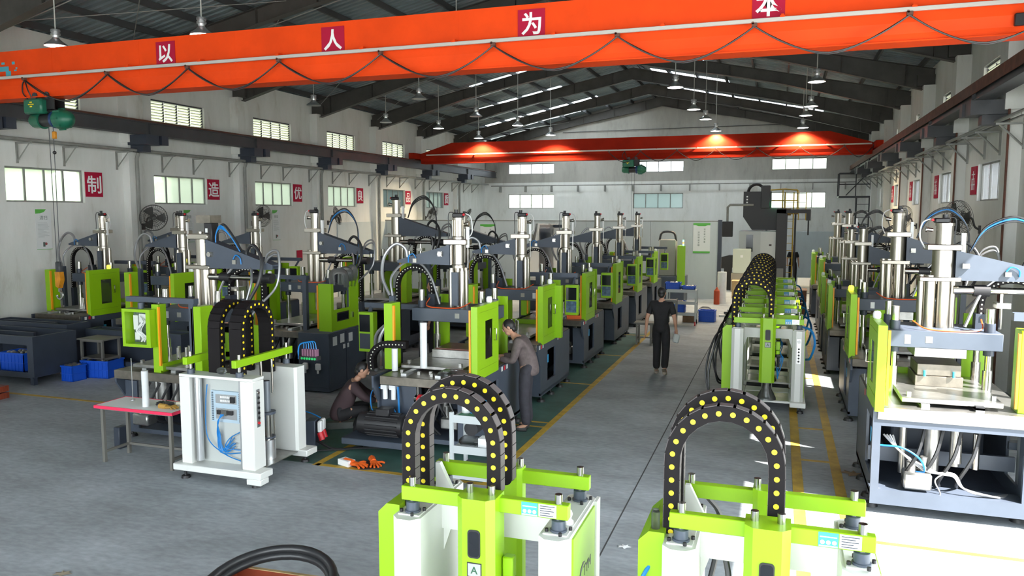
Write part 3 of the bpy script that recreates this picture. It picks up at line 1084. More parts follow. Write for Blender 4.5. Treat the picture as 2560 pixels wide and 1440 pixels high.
# ================================================================== wall fans
def fan(loc, rz, tilt, label):
    e = empty('wall_fan', loc, rz, label, 'fan', 'big wall fans')
    MB().box(-.05, .05, -.03, .0, -.30, -.14).build('wall_plate', FANM, e)
    MB().tube(spline([(0, -.02, -.22), (0, -.10, -.16), (0, -.16, 0), (0, -.30, .02)]), .02, 6).build('arm', FANM, e)
    h = empty('fan_head', (0, -.34, .02))
    h.parent = e
    h.rotation_euler = tilt
    MB().lathe([(0, .16), (.07, .15), (.085, .05), (.07, -.02), (0, -.03)], (0, 0, 0), 14, 'y').build('motor', FANM, h)
    g = MB()
    for r, yy in ((.34, -.06), (.335, -.10), (.335, -.02), (.22, -.145), (.22, .02), (.12, -.155), (.12, .03)):
        g.tube([(r * math.cos(a * PI / 16), yy, r * math.sin(a * PI / 16)) for a in range(33)], .005, 4)
    for k in range(36):
        a = k * PI / 18
        c, s_ = math.cos(a), math.sin(a)
        for sg, yo in ((-1, -.06), (1, -.06)):
            g.tube([(.06 * c, yo + sg * .10, .06 * s_), (.22 * c, yo + sg * .085, .22 * s_), (.34 * c, yo, .34 * s_)], .0028, 3, False)
    g.build('guard', FANM, h)
    for k in range(3):
        a0 = k * 2 * PI / 3
        vs = []
        for r in (.05, .16, .30):
            for t, yy in ((-.45, -.085), (0, -.06), (.45, -.035)):
                a = a0 + t * (0.7 if r < .1 else 1.0)
                vs.append((r * math.cos(a), yy, r * math.sin(a)))
        b = MB()
        b.add(vs + [(v[0], v[1] + .004, v[2]) for v in vs], [(0, 1, 4, 3), (1, 2, 5, 4), (3, 4, 7, 6), (4, 5, 8, 7), (9, 12, 13, 10), (10, 13, 14, 11), (12, 15, 16, 13), (13, 16, 17, 14)])
        b.build('blade', FANM, h)
    MB().lathe([(0, -.165), (.05, -.16), (.055, -.12), (0, -.1)], (0, 0, 0), 12, 'y').build('hub_cap', FANM, h)
    return e
fan((XL + .24, 16.25, 3.07), R(90), (R(10), 0, R(-38)), 'black wall fan beside the first vertical pipe')
fan((XL + .24, 20.75, 3.10), R(90), (R(6), 0, R(-8)), 'black wall fan beside the second vertical pipe and poster')
fan((XL + .24, 25.1, 3.07), R(90), (R(-15), 0, R(40)), 'black wall fan turned away, beside the tall cylinder')
fan((XL + .24, 33.5, 3.2), R(90), (R(20), 0, R(-10)), 'black wall fan behind the blue-hose machine arm')
fan((XL + .24, 37.8, 3.15), R(90), (R(30), 0, R(20)), 'small far wall fan beside the topmost cylinder')
fan((XR - .24, 17.4, 3.1), R(-90), (R(8), 0, R(30)), 'big grey wall fan above the hoses of the sunlit aisle machine')
fan((XR - .24, 24.9, 3.05), R(-90), (R(-10), 0, R(35)), 'dark wall fan half hidden behind the second aisle machine cylinder')
# ================================================================== cable chains
def arch_path(x0, x1, zl, zs, zr):
    """left foot, springing height, right foot -> dense points in x,z"""
    r = (x1 - x0) / 2
    cx = (x0 + x1) / 2
    pts = []
    n = max(2, int((zs - zl) / .02))
    pts += [(x0, zl + (zs - zl) * i / n) for i in range(n)]
    m = max(12, int(PI * r / .02))
    pts += [(cx - r * math.cos(PI * i / m), zs + r * 1.0 * math.sin(PI * i / m)) for i in range(m + 1)]
    n = max(2, int((zs - zr) / .02))
    pts += [(x1, zs - (zs - zr) * i / n) for i in range(1, n + 1)]
    return pts

def resample(pts, L):
    out = [Vector((pts[0][0], pts[0][1]))]
    for p in pts[1:]:
        q = Vector(p)
        while (q - out[-1]).length >= L:
            d = (q - out[-1]).normalized()
            out.append(out[-1] + d * L)
    return out

def link_mesh(L, h, w, covm=None):
    """one link along +x, height h in z, width w in y, centred"""
    b = MB()
    hh = h / 2
    def stad(x0, x1, r):
        p = []
        for k in range(9):
            a = -PI / 2 + PI * k / 8
            p.append((x1 + r * math.cos(a), r * math.sin(a)))
        for k in range(9):
            a = PI / 2 + PI * k / 8
            p.append((x0 + r * math.cos(a), r * math.sin(a)))
        return p
    for sg in (-1, 1):
        ya, yb = sg * w / 2, sg * (w / 2 - .008)
        b.prism(stad(-L / 2 + .004, L / 2 - hh * .25, hh * .98), 'y', min(ya, yb), max(ya, yb))
        b.prism([(-L * .55, -hh * .9), (L * .3, -hh * .9), (L * .3, hh * .9), (-L * .55, hh * .9)], 'y', sg * (w / 2 - .012) - .004, sg * (w / 2 - .012) + .004)
    b.mat(1)
    b.box(-L * .47, L * .47, -w / 2 + .008, w / 2 - .008, hh - .006, hh + .004)
    b.box(-L * .47, L * .47, -w / 2 + .008, w / 2 - .008, -hh - .002, -hh + .006)
    return b.mesh('link', [CHAINM, CHAINTOP])

def chain(parent, path, y, L, h, w, detail, pinm, pin_r, mx=1):
    pts = resample(path, L)
    c = empty('cable_chain', (0, 0, 0)) if detail else None
    if detail:
        c.parent = parent
        lm = link_mesh(L, h, w)
        pm = MB().cyl((0, -w / 2 - .0025, 0), (0, w / 2 + .0025, 0), pin_r, 16).mesh('pin', pinm)
        for i in range(len(pts) - 1):
            a, b = pts[i], pts[i + 1]
            ang = math.atan2(b.y - a.y, b.x - a.x)
            mid = (a + b) / 2
            inst(lm, 'link', c, (mid.x * mx, y, mid.y), (0, -ang if mx == 1 else PI + ang, 0))
            inst(pm, 'pin', c, (a.x * mx, y, a.y))
        return c
    b = MB()
    for i in range(len(pts) - 1):
        p, q = pts[i], pts[i + 1]
        d = (q - p).normalized()
        n_ = Vector((-d.y, d.x))
        A, B = p + n_ * h / 2 - d * .003, p - n_ * h / 2 - d * .003
        C_, D = q - n_ * h / 2 * .94, q + n_ * h / 2 * .94
        b.mat(0)
        b.prism([(A.x, A.y), (B.x, B.y), (C_.x, C_.y), (D.x, D.y)], 'y', y - w / 2, y + w / 2)
        b.mat(1)
        b.cyl((p.x, y - w / 2 - .003, p.y), (p.x, y + w / 2 + .003, p.y), pin_r, 8)
    o = b.build('cable_chain', [CHAINM, pinm], parent, mx)
    o['kind'] = 'stuff'
    return o

# ================================================================== material feeders
def oct_col(x0, x1, y0, y1, c, front_only=False):
    if front_only:
        return [(x0, y1), (x0, y0 + c), (x0 + c, y0), (x1 - c, y0), (x1, y0 + c), (x1, y1)]
    return [(x0, y1 - c), (x0, y0 + c), (x0 + c, y0), (x1 - c, y0), (x1, y0 + c), (x1, y1 - c), (x1 - c, y1), (x0 + c, y1)]

def feeder(detail, right='gauge', name='material_feeder'):
    e = empty(name)
    # base
    b = MB()
    b.box(-.60, -.36, -.22, .88, .10, .18, .008)
    b.box(.36, .60, -.22, .88, .10, .18, .008)
    b.box(-.36, .36, .52, .88, .10, .18, .008)
    b.box(-.36, .36, -.12, .52, .14, .165)
    b.build('base', WHITE, e)
    MB().box(-.34, .34, -.10, .50, .165, .172).build('base_tray', STEEL, e, smooth=False)
    for x in (-.52, .52):
        for y in (-.14, .80):
            MB().cyl((x, y, 0.0), (x, y, .035), .055, 12, .045).cyl((x, y, .035), (x, y, .10), .014, 8).build('foot', BLACK, e)
    # side housings
    for sg, (xa, xb) in ((-1, (-.57, -.385)), (1, (.375, .56))):
        h = MB().prism(oct_col(xa, xb, -.13, .66, .05), 'z', .18, 1.325).build('housing', WHITE, e, smooth=False)
        MB().box(xa + .02, xb - .02, -.06, .60, 1.325, 1.333).build('top_plate', WHITE, h, smooth=False)
        xm = sg * .475
        for y in (0.0, .525):
            MB().lathe([(.05, 1.333), (.05, 1.345), (.042, 1.348), (.042, 1.40), (.03, 1.405)], (xm, y, 0), 18).build('rod_collar', NAVY, e)
            MB().cyl((xm, y, 1.40), (xm, y, 1.555), .023, 16).build('guide_rod', CHROME, e)
            if detail:
                for dx, dy in ((-.065, -.03), (.03, -.075), (.065, .03), (-.03, .075)):
                    MB().cyl((xm + dx, y + dy, 1.333), (xm + dx, y + dy, 1.352), .011, 8).build('cap_screw', BLACK, e)
    # green cover boxes outside
    MB().prism([(-.72, .2), (-.57, .2), (-.57, 1.36), (-.66, 1.36), (-.72, 1.30)], 'y', .0, .56).build('green_cover', GREEN, e, smooth=False)
    MB().box(.56, .572, -.02, .54, .22, 1.30).build('green_panel', GREEN, e, smooth=False)
    MB().box(.558, .58, .56, .66, .2, 1.32).build('edge_strip', WHITE, e, smooth=False)
    # cross beams
    MB().box(-.385, .375, .24, .31, 1.14, 1.30).build('cross_beam', WHITE, e, smooth=False)
    MB().prism([(-.385, 1.14), (-.385, .98), (-.33, 1.14)], 'y', .27, .28).prism([(.375, 1.14), (.375, .98), (.32, 1.14)], 'y', .27, .28).build('gusset', WHITE, e, smooth=False)
    # green bars
    for y, xe in ((0.0, .54), (.525, .54)):
        MB().box(-.54, xe, y - .03, y + .03, 1.41, 1.50, .004).build('green_bar', GREEN, e, smooth=False)
    # centre columns
    fc = MB().prism(oct_col(-.125, .115, -.15, .055, .045, True), 'z', .46, 1.515).build('centre_column', GREEN, e, smooth=False)
    MB().prism(oct_col(-.10, .09, .46, .59, .03), 'z', .46, 1.515).build('rear_column', GREEN, e, smooth=False)
    for x in (-.075, .065):
        MB().cyl((x, -.03, 1.515), (x, -.03, 1.57), .022, 14).build('rod_cap', CHROME, e)
        if detail:
            MB().cyl((x * 1.0, .525, 1.515), (x, .525, 1.57), .022, 14).build('rod_cap', CHROME, e)
    # window and plate on the column
    r = []
    for cx, cz, a0 in ((.018, 1.31, 0), (-.018, 1.31, 90), (-.018, 1.18, 180), (.018, 1.18, 270)):
        for k in range(5):
            a = R(a0 + k * 22.5)
            r.append((cx - .003 + .022 * math.cos(a), cz + .022 * math.sin(a)))
    MB().prism(r, 'y', -.155, -.149).build('window_frame', BLACK, fc, smooth=False)
    MB().prism([(x * .82 - .0005, 1.245 + (z - 1.245) * .88) for x, z in r], 'y', -.157, -.154).build('window_pane', GLASSD, fc, smooth=False)
    MB().box(-.048, .045, -.1525, -.149, 1.04, 1.13, .001).build('plate_rim', BLACK, fc, smooth=False)
    MB().box(-.042, .039, -.154, -.152, 1.046, 1.124).build('plate', mat('grey_plate', (.36, .37, .36), .5), fc, smooth=False)
    lettering('A', .062, mat('plate_ink', (.02, .10, .05), .5), fc, (-.0015, -.1545, 1.085), FACE_MY, .0004, .001)
    # stickers on the front bar
    MB().box(.255, .355, -.0325, -.03, 1.415, 1.495).build('blue_sticker', LABELB, e, smooth=False)
    s = MB().box(.262, .348, -.0335, -.0325, 1.468, 1.474)
    for k in range(3):
        s.cyl((.275 + .03 * k, -.0325, 1.441), (.275 + .03 * k, -.0338, 1.441), .012, 12)
    s.box(.258, .352, -.0332, -.0325, 1.417, 1.424)
    s.build('sticker_marks', LABELW, e, smooth=False)
    MB().box(.36, .47, -.0325, -.03, 1.417, 1.495).build('name_plate', ALU, e, smooth=False)
    s = MB()
    for k in range(5):
        s.box(.37, .37 + (.09, .07, .085, .06, .08)[k], -.0334, -.0325, 1.485 - .014 * k - .004, 1.485 - .014 * k)
    s.build('plate_print', NAVYD, e, smooth=False)
    # ram under the column
    MB().cyl((0, -.03, .30), (0, -.03, .46), .045, 16).cyl((-.07, .0, .22), (-.07, .0, .46), .014, 8).cyl((.07, .0, .22), (.07, .0, .46), .014, 8).build('ram', CHROME, e)
    MB().lathe([(0, .172), (.13, .172), (.13, .2), (.06, .21), (.05, .30)], (0, -.03, 0), 22).build('follower_plate', STEEL, e)
    w = []
    random.seed(3)
    for z, rr in ((.175, .15), (.21, .145), (.28, .11), (.35, .075), (.42, .062), (.46, .07)):
        w.append((rr, z))
    MB().lathe(w, (0, -.03, 0), 16).build('plastic_wrap', PLASTIC, e)
    # chains
    L = .078
    d = detail
    chain(e, arch_path(-.545, .035, .95, 1.78, 1.44), .125, L, .088, .085, d, YELLOW, .0155)
    chain(e, arch_path(-.545, .035, .95, 1.82, 1.44), .345, L, .088, .085, d, YELLOW, .0155)
    # chain brackets
    MB().box(-.60, -.50, .07, .40, .86, .96).build('chain_bracket', WHITE, e, smooth=False)
    MB().prism([(-.50, 1.30), (-.50, 1.52), (-.47, 1.52), (-.36, 1.30)], 'y', .40, .44).build('gusset_plate', WHITE, e, smooth=False)
    # hoses
    for k, (dx, dz) in enumerate(((0, 0), (.02, -.05), (-.02, .04))):
        hose('air_hose', [(.12, .05, 1.0 + dz), (.19 + dx, .02, .95 + dz), (.22 + dx, .06, .82), (.17 + dx, .10, .66 + dz), (.16, .05, .5)], .008, BLUEHOSE, e, 5)
    MB().box(.12, .19, .0, .07, .98, 1.12, .008).cyl((.155, -.03, .92), (.155, -.03, .98), .035, 10).build('valve_block', GREEN, e)
    MB().cyl((.14, -.05, .90), (.20, -.05, .90), .03, 10).cyl((.17, .04, .70), (.17, .04, .86), .02, 8).build('valve_body', BLACK, e)
    # control details on the right housing front
    if right == 'gauge':
        MB().box(.43, .515, -.137, -.129, 1.0, 1.09).build('gauge_plate', ALU, e, smooth=False)
        MB().cyl((.472, -.137, 1.045), (.472, -.15, 1.045), .036, 20).build('gauge_rim', CHROME, e)
        MB().cyl((.472, -.15, 1.045), (.472, -.1515, 1.045), .031, 20).build('gauge_dial', SIGNW, e)
        MB().box(.455, .49, -.1525, -.1515, 1.043, 1.047).build('gauge_needle', BLACK, e, smooth=False)
        MB().box(.445, .50, -.134, -.129, 1.115, 1.14).build('small_label', LABELW, e, smooth=False)
    else:
        MB().box(.44, .505, -.137, -.129, .80, 1.20).build('control_plate', ALU, e, smooth=False)
        MB().cyl((.472, -.137, 1.155), (.472, -.148, 1.155), .026, 16).build('gauge_dial', SIGNW, e)
        for k in range(6):
            MB().cyl((.472, -.137, 1.09 - .05 * k), (.472, -.152, 1.09 - .05 * k), .015, 10).build('button', BLACK if k else CHROME, e)
    # logo on the green side panel
    MB().prism([(.12, .98), (.16, 1.04), (.22, 1.06), (.27, 1.045), (.22, 1.04), (.17, 1.01), (.15, .95), (.16, .90)], 'x', .572, .574).build('logo_swoosh', NAVYD, e, smooth=False)
    lettering('TYM', .10, NAVYD, e, (.5735, .33, .99), FACE_PX, .0005)
    return e

f1 = feeder(True, 'gauge')
f1.location = (-1.655, 4.30, 0)
tag(f1, 'lime and white material feeder with twin cable-chain arches in front, pressure gauge showing', 'feeder', 'lime and white material feeders')
MB().lathe([(.0, 1.50), (.035, 1.50), (.035, 1.515), (.02, 1.53), (.03, 1.56), (.02, 1.585), (0, 1.59)], (.50, .12, -.165), 14).build('white_beacon', SIGNW, f1)

f2 = copy_tree(f1)
f2.location = (-.005, 4.40, 0)
tag(f2, 'lime and white material feeder in the sun beside the aisle machine base', 'feeder', 'lime and white material feeders')
for ch in list(f2.children):
    if ch.name.startswith('white_beacon'):
        bpy.data.objects.remove(ch)
MB().cyl((-.63, .06, 1.36), (-.63, .06, 1.46), .025, 12).cyl((-.63, .06, 1.46), (-.63, .06, 1.475), .02, 12).build('oil_cup', PLASTIC, f2)
for f in (f2,):
    hose('supply_hose', [(-.66, -.05, .35), (-.72, -.12, .75), (-.70, -.05, 1.05), (-.62, .05, 1.2)], .012, BLUEHOSE, f, 6)
# sheet of paper resting on the bar of the sunny feeder
hose('black_hose', [(-.30, .35, 1.30), (-.22, .30, 1.0), (-.25, .20, .7), (-.2, .1, .45)], .018, RUBBER, f2)
hose('black_hose', [(-.42, .62, .5), (-.30, .72, 1.15), (-.40, .60, 1.42)], .018, RUBBER, f2)

fm = feeder(False, 'buttons')
MIDY = [13.25, 14.75, 16.25, 17.9, 19.6, 21.3]
MIDN = ['first of the row of lime feeders down the aisle, its A plate in full view', 'second lime feeder in the row down the aisle', 'third lime feeder in the row down the aisle', 'fourth lime feeder in the row down the aisle', 'fifth lime feeder in the row down the aisle', 'last lime feeder in the row down the aisle']
for i, y in enumerate(MIDY):
    o = fm if i == 0 else copy_tree(fm)
    o.location = (-.12, y, 0)
    tag(o, MIDN[i], 'feeder', 'lime feeders in a row down the aisle')
    for k in range(2):
        hose('power_cable', [(-.60, .35, 1.28), (-.78 - .06 * k, .1, 1.15), (-.92 - .05 * k, -.05, .6), (-.88, -.1, .12 + .06 * k), (-.72, .1, .06)], .018, RUBBER, o)
    hose('blue_tubing', [(.5, .3, 1.34), (.66, .2, 1.30), (.72, .15, 1.1), (.66, .2, .85), (.6, .3, .8)], .02, BLUEHOSE, o)
    MB().ball((-.62, .02, 1.42), .05, .05, .06, 10, 7).build('plastic_wrapped_cup', PLASTIC, o)

# the feeder seen from its open side, turned a quarter
fl = empty('material_feeder', (-6.22, 7.95, 0), 0, 'white material feeder with open side showing a control plate and blue tubing', 'feeder', 'lime and white material feeders')
b = MB()
b.box(-.64, .62, -.58, -.34, .11, .19, .008)
b.box(-.64, .62, .36, .60, .11, .19, .008)
b.box(-.64, -.40, -.34, .36, .11, .19, .008)
b.box(-.40, .40, -.34, .36, .14, .17)
b.box(.42, .62, -.58, -.42, .04, .11, .008)
b.build('base', WHITE, fl)
MB().box(.10, .50, -.30, .34, .17, .18).build('base_tray', STEEL, fl, smooth=False)
for x in (-.52, .50):
    for y in (-.5, .5):
        MB().cyl((x, y, 0), (x, y, .03), .055, 12, .05).cyl((x, y, .03), (x, y, .11), .016, 8).build('foot', BLACK, fl)
# near housing, open front (facing the camera): posts, back sheet, sill, head
hs = empty('open_housing', (0, 0, 0))
hs.parent = fl
MB().box(-.55, -.40, -.52, -.34, .19, 1.25, .006).build('corner_post', WHITE, hs)
MB().box(.32, .50, -.52, -.30, .19, 1.25, .01).build('corner_post', WHITE, hs)
MB().box(-.40, .32, -.36, -.34, .19, 1.22).build('back_sheet', mat('inner_grey', (.50, .52, .50), .5), hs, smooth=False)
MB().box(-.55, .50, -.52, -.30, 1.25, 1.285, .004).build('top_cap', WHITE, hs)
MB().cyl((-.34, -.44, .22), (-.34, -.44, 1.24), .045, 16).build('air_cylinder', ALU, hs)
MB().box(.285, .315, -.49, -.45, .2, 1.24).build('edge_rail', ALU, hs, smooth=False)
cp = MB().box(-.20, .24, -.39, -.36, .70, 1.08).build('control_plate', mat('duct_blue_grey', (.42, .53, .62), .45), fl, smooth=False)
for z0, z1 in ((.93, 1.04), (.74, .87)):
    MB().box(-.13, .17, -.394, -.389, z0, z1).build('recess', ALU, cp, smooth=False)
d = MB()
for k in range(16):
    d.box(-.185, -.165, -.40, -.39, .72 + k * .022, .732 + k * .022)
    d.box(.205, .225, -.40, -.39, .72 + k * .022, .732 + k * .022)
d.build('duct_slots', mat('slot_dark', (.10, .13, .16), .6), cp, smooth=False)
t = MB()
for k in range(8):
    for zz in (1.0, .955):
        t.box(-.05 + k * .018, -.038 + k * .018, -.41, -.392, zz, zz + .024)
t.build('terminals', SIGNW, cp, smooth=False)
MB().box(.095, .15, -.42, -.392, .95, 1.02).box(-.10, .12, -.42, -.392, .80, .85).build('relay', BLACK, cp, smooth=False)
MB().box(-.03, .05, -.43, -.392, .79, .865).build('manifold', CHROME, cp, smooth=False)
random.seed(8)
for k in range(8):
    x0 = -.03 + k * .008
    hose('air_hose', [(x0, -.42, .82), (x0 - .02 - .01 * k, -.45, .72), (-.10 + .006 * k, -.42, .55), (-.02 + random.uniform(-.04, .08), -.42, .32 + random.uniform(0, .06)), (random.uniform(.05, .25), -.40, .30 + random.uniform(0, .25))], .0065, BLUEHOSE, hs, 5)
hose('air_hose', [(-.24, -.40, 1.15), (-.27, -.40, .9), (-.24, -.42, .5), (.0, -.42, .32), (.25, -.4, .24)], .0065, BLUEHOSE, hs, 5)
hose('air_hose', [(.25, -.40, .62), (.08, -.42, .52), (.02, -.42, .4), (.25, -.40, .38)], .0065, BLUEHOSE, hs, 5)
MB().box(.495, .508, -.46, -.40, .70, 1.15).build('button_strip', ALU, hs, smooth=False)
for k in range(7):
    MB().cyl((.508, -.43, 1.11 - .06 * k), (.522, -.43, 1.11 - .06 * k), .016, 10).build('button', [CHROME, BLACK, BLACK, BLACK, BLACK, BLACK, REDP][k], hs)
# far housing
MB().prism(oct_col(-.50, .50, .34, .56, .03), 'z', .19, 1.26).build('housing', WHITE, fl, smooth=False)
# bars along the depth
for x in (-.42, .28):
    MB().box(x - .03, x + .03, -.56, .56, 1.405, 1.495, .004).build('green_bar', GREEN, fl, smooth=False)
    for y in (-.46, .46):
        MB().lathe([(.045, 1.285), (.042, 1.34), (.03, 1.345)], (x, y, 0), 16).build('rod_collar', NAVY, fl)
        MB().cyl((x, y, 1.34), (x, y, 1.55), .02, 14).build('guide_rod', CHROME, fl)
MB().box(-.2, -.14, -.1, -.04, 1.40, 1.80).box(-.2, .0, -.1, -.04, 1.74, 1.80).box(-.2, .0, -.1, -.04, 1.44, 1.50).build('green_bracket', GREEN, fl, smooth=False)
# ram column exposed
MB().cyl((.30, .0, .18), (.30, .0, .42), .10, 20).build('ram_base', ALU, fl)
MB().cyl((.30, 0, .42), (.30, 0, .75), .055, 16).build('ram_lower', CHROME, fl)
MB().cyl((.30, 0, .75), (.30, 0, 1.15), .05, 16).build('ram_body', mat('ram_grey', (.20, .22, .25), .4, .3), fl)
MB().cyl((.30, 0, .74), (.30, 0, .77), .11, 18).cyl((.30, 0, .44), (.30, 0, .46), .10, 18).build('ram_flange', NAVY, fl)
for a in range(4):
    x, y = .30 + .085 * math.cos(a * PI / 2 + .6), .085 * math.sin(a * PI / 2 + .6)
    MB().cyl((x, y, .2), (x, y, .76), .01, 8).build('tie_rod', CHROME, fl)
MB().cyl((.22, .02, .2), (.22, .02, 1.42), .018, 10).cyl((.38, .02, 1.0), (.38, .02, 1.42), .014, 10).build('guide_tube', CHROME, fl)
hose('blue_tubing', [(.22, -.08, 1.1), (.17, -.12, .9), (.19, -.10, .7), (.25, -.12, .5)], .012, BLUEHOSE, fl)
MB().ball((-.02, -.40, 1.33), .07, .05, .045, 10, 6).build('wrapped_beacon', PLASTIC, fl)
# chains in the depth plane
for x in (-.17, .14):
    c = chain(fl, arch_path(-.30, .26, 1.20, 1.82, 1.20), 0, .078, .09, .17, False, YELLOW, .0155)
    c.rotation_euler = (0, 0, R(90))
    c.location = (x, -.0, 0)
# valve manifold at the far end of the bar
vm = empty('valve_manifold', (.42, .60, 1.34))
vm.parent = fl
MB().box(-.02, .26, -.04, .04, -.02, .03).build('rail', BLACK, vm, smooth=False)
for k in range(6):
    MB().box(.02 + k * .038, .045 + k * .038, -.03, .03, .03, .12).build('valve', mat('valve_purple', (.22, .10, .16), .4), vm, smooth=False)
    MB().cyl((.032 + k * .038, -.05, .0), (.032 + k * .038, -.02, .0), .016, 8).build('green_fitting', mat('fitting_green', (.02, .45, .12), .4), vm)
    hose('air_hose', [(.032 + k * .038, 0, .12), (.03 + k * .03, 0, .19 + .006 * k), (-.02, -.02, .16), (-.04, -.02, -.02)], .006, BLUEHOSE, vm, 5)
# ================================================================== vertical injection moulding machines
# local frame: ram axis over the origin; aisle (operator) side +x, injection arm to -x; mx = -1 mirrors
def machine(mx=1, o_=None):
    o = dict(guardR=True, guardL=True, pendant='panel', motor=True, chain=True, ram='slim', inj=False, sz=1.0, mold='red', beam=False, far=False, plate=True, y0=-1.38, open_front=False)
    o.update(o_ or {})
    far = o['far']
    y0 = o['y0']
    e = empty('moulding_machine')

    def B(mbx, name, m, parent=None, smooth=True):
        return mbx.build(name, m, parent or e, mx, smooth)

    # ---- base frame
    fr = MB()
    for sg in (-1, 1):
        xa, xb = (.69, .72) if sg > 0 else (-.72, -.69)
        fr.box(xa, xb, y0 + .03, .72, .84, 1.0)
        fr.box(xa, xb, y0 + .18, .72, .12, .30)
        fr.box(xa, xb, y0 + .18, -.78, .30, .84)
        fr.box(xa, xb, -.28, .72, .30, .84)
        fr.prism([(y0 + .18, .62), (y0 + .18, .84), (y0 + .03, .84)], 'x', xa, xb)
    fr.box(-.72, .72, y0 + .18, .72, .10, .16)
    fr.box(-.72, .72, .69, .72, .16, .98)
    if o['open_front']:
        fr.box(-.74, .74, y0 + .02, y0 + .05, .84, 1.0)
        fr.box(-.74, .74, y0 + .02, y0 + .05, .10, .24)
        fr.box(-.74, -.66, y0 + .02, y0 + .05, .24, .84)
        fr.box(.66, .74, y0 + .02, y0 + .05, .24, .84)
        fr.box(-.74, .74, y0 + .05, y0 + .3, .22, .24)
        fr.box(-.72, .72, y0 + .55, y0 + .6, .38, .52)
    else:
        fr.box(.48, .69, y0 + .18, y0 + .21, .16, .84)
    B(fr, 'base_frame', NAVY, smooth=False)
    if not far:
        i = MB()
        for sg, yy in ((-1, -.70), (1, -.70)):
            i.box(sg * .60 - .03, sg * .60 + .03, yy - .2, yy + .2, .3, .55)
        B(MB().box(-.45, .45, -.2, .6, .3, .8, .03), 'oil_tank', NAVYD)
        B(MB().cyl((.12, -.75, .38), (.12, -.75, .88), .075, 14).cyl((-.1, -.75, .45), (-.1, -.75, .88), .05, 12).cyl((.38, -.6, .3), (.38, -.6, .88), .04, 10), 'lower_cylinders', STEEL)
        for k in range(4):
            x0 = -.3 + k * .17
            hose('hydraulic_hose', [(x0 * mx, -.9, .85), ((x0 + .08) * mx, -1.0, .6), ((x0 + .2) * mx, -.95, .35), ((x0 + .15) * mx, -.7, .22)], .018, RUBBER, e)
        B(MB().box(.15, .42, -1.05, -.85, .26, .42, .02).cyl((.22, -.95, .42), (.22, -.95, .56), .04, 10).cyl((.34, -.95, .42), (.34, -.95, .50), .05, 10), 'pump_block', STEEL)
    # ---- bed
    B(MB().box(-.58 if o['ram'] == 'slim' else -.74, .70, y0, .72, .90, 1.02, .006), 'bed', STEEL if o['open_front'] else BEDSTEEL)
    if not far:
        lm_ = MB().box(-.0013, .0013, 0, .055, .92, .985)
        lw_, lr_ = lm_.mesh('warning_label', LABELW, smooth=False), lm_.mesh('warning_label', REDP, smooth=False)
        for k, yy in enumerate((-1.28, -1.18, -1.08, -.14, -.03, .08)):
            if yy > y0 + .05:
                inst(lr_ if k % 3 == 1 else lw_, 'warning_label', e, (.7212 * mx, yy, 0))
        B(MB().box(.72, .7226, -.79, -.72, .62, .76), 'blue_sticker', LABELB, smooth=False)
    # ---- feet
    ft = MB().cyl((0, 0, 0), (0, 0, .04), .075, 12, .06).cyl((0, 0, .04), (0, 0, .12), .016, 8).mesh('foot', BLACK)
    for sg in (-1, 1):
        for yy in (max(-1.1, y0 + .28), -.5, .1, .6):
            inst(ft, 'foot', e, (sg * .70 * mx, yy, 0))
    # ---- table, rails, mould
    B(MB().box(-.48, .46, -.95, .42, 1.055, 1.10, .005), 'slide_table', STEEL)
    B(MB().box(-.30, -.22, y0 + .08, .5, 1.02, 1.055).box(.20, .28, y0 + .08, .5, 1.02, 1.055), 'slide_rails', ALU, smooth=False)
    if o['mold'] == 'red':
        B(MB().box(-.30, .30, -.30, .28, 1.10, 1.22, .004), 'mould_frame', STEEL)
        B(MB().box(-.26, .26, -.26, .24, 1.22, 1.235), 'mould_face', MOLDRED, smooth=False)
    elif o['mold'] == 'pins':
        for x, y in ((-.12, -.55), (-.02, -.6), (.05, -.5), (-.06, -.42), (.12, -.6)):
            B(MB().cyl((x, y, 1.10), (x, y, 1.30), .022, 10), 'ejector_pin', CHROME)
    elif o['mold'] == 'block':
        B(MB().box(-.24, .24, -.28, .26, 1.10, 1.24, .004).box(-.22, .22, -.26, .24, 1.245, 1.40, .004), 'lower_mould', BEDSTEEL)
        B(MB().box(-.26, .26, -.28, .26, 1.50, 1.63, .004), 'upper_mould', STEEL)
        B(MB().cyl((-.14, -.3, 1.24), (-.14, -.3, 1.32), .015, 8).cyl((.15, -.3, 1.24), (.15, -.3, 1.32), .015, 8), 'mould_bolts', LABELB)
    if not far:
        bt = MB().box(-.02, .02, -.02, .02, 0, .045).mesh('clamp_block', STEEL, smooth=False)
        for x, y in ((-.42, -.8), (-.1, -1.15), (.05, -1.1), (.38, -.85), (.33, -1.2), (.12, -1.22), (-.38, -1.1)):
            if y > y0 + .08:
                inst(bt, 'clamp_block', e, (x * mx, y, 1.02 if y < -.95 else 1.10))
    # ---- tie bars and platen
    for x in (-.47, .47):
        for y in (-.27, .27):
            B(MB().cyl((x, y, 1.02), (x, y, 1.64), .034, 14).cyl((x, y, 1.02), (x, y, 1.36), .05, 14), 'tie_bar', CHROME)
            B(MB().cyl((x, y, 1.83), (x, y, 1.93), .056, 14), 'tie_bar_nut', NAVYD)
            B(MB().cyl((x, y, 1.56), (x, y, 1.64), .055, 14), 'tie_bar_bush', NAVYD)
            B(MB().cyl((x, y, 1.93), (x, y, 2.09), .044, 14), 'tie_bar_end', CHROME)
    B(MB().box(-.58, .58, -.38, .38, 1.64, 1.83, .006), 'platen', NAVY)
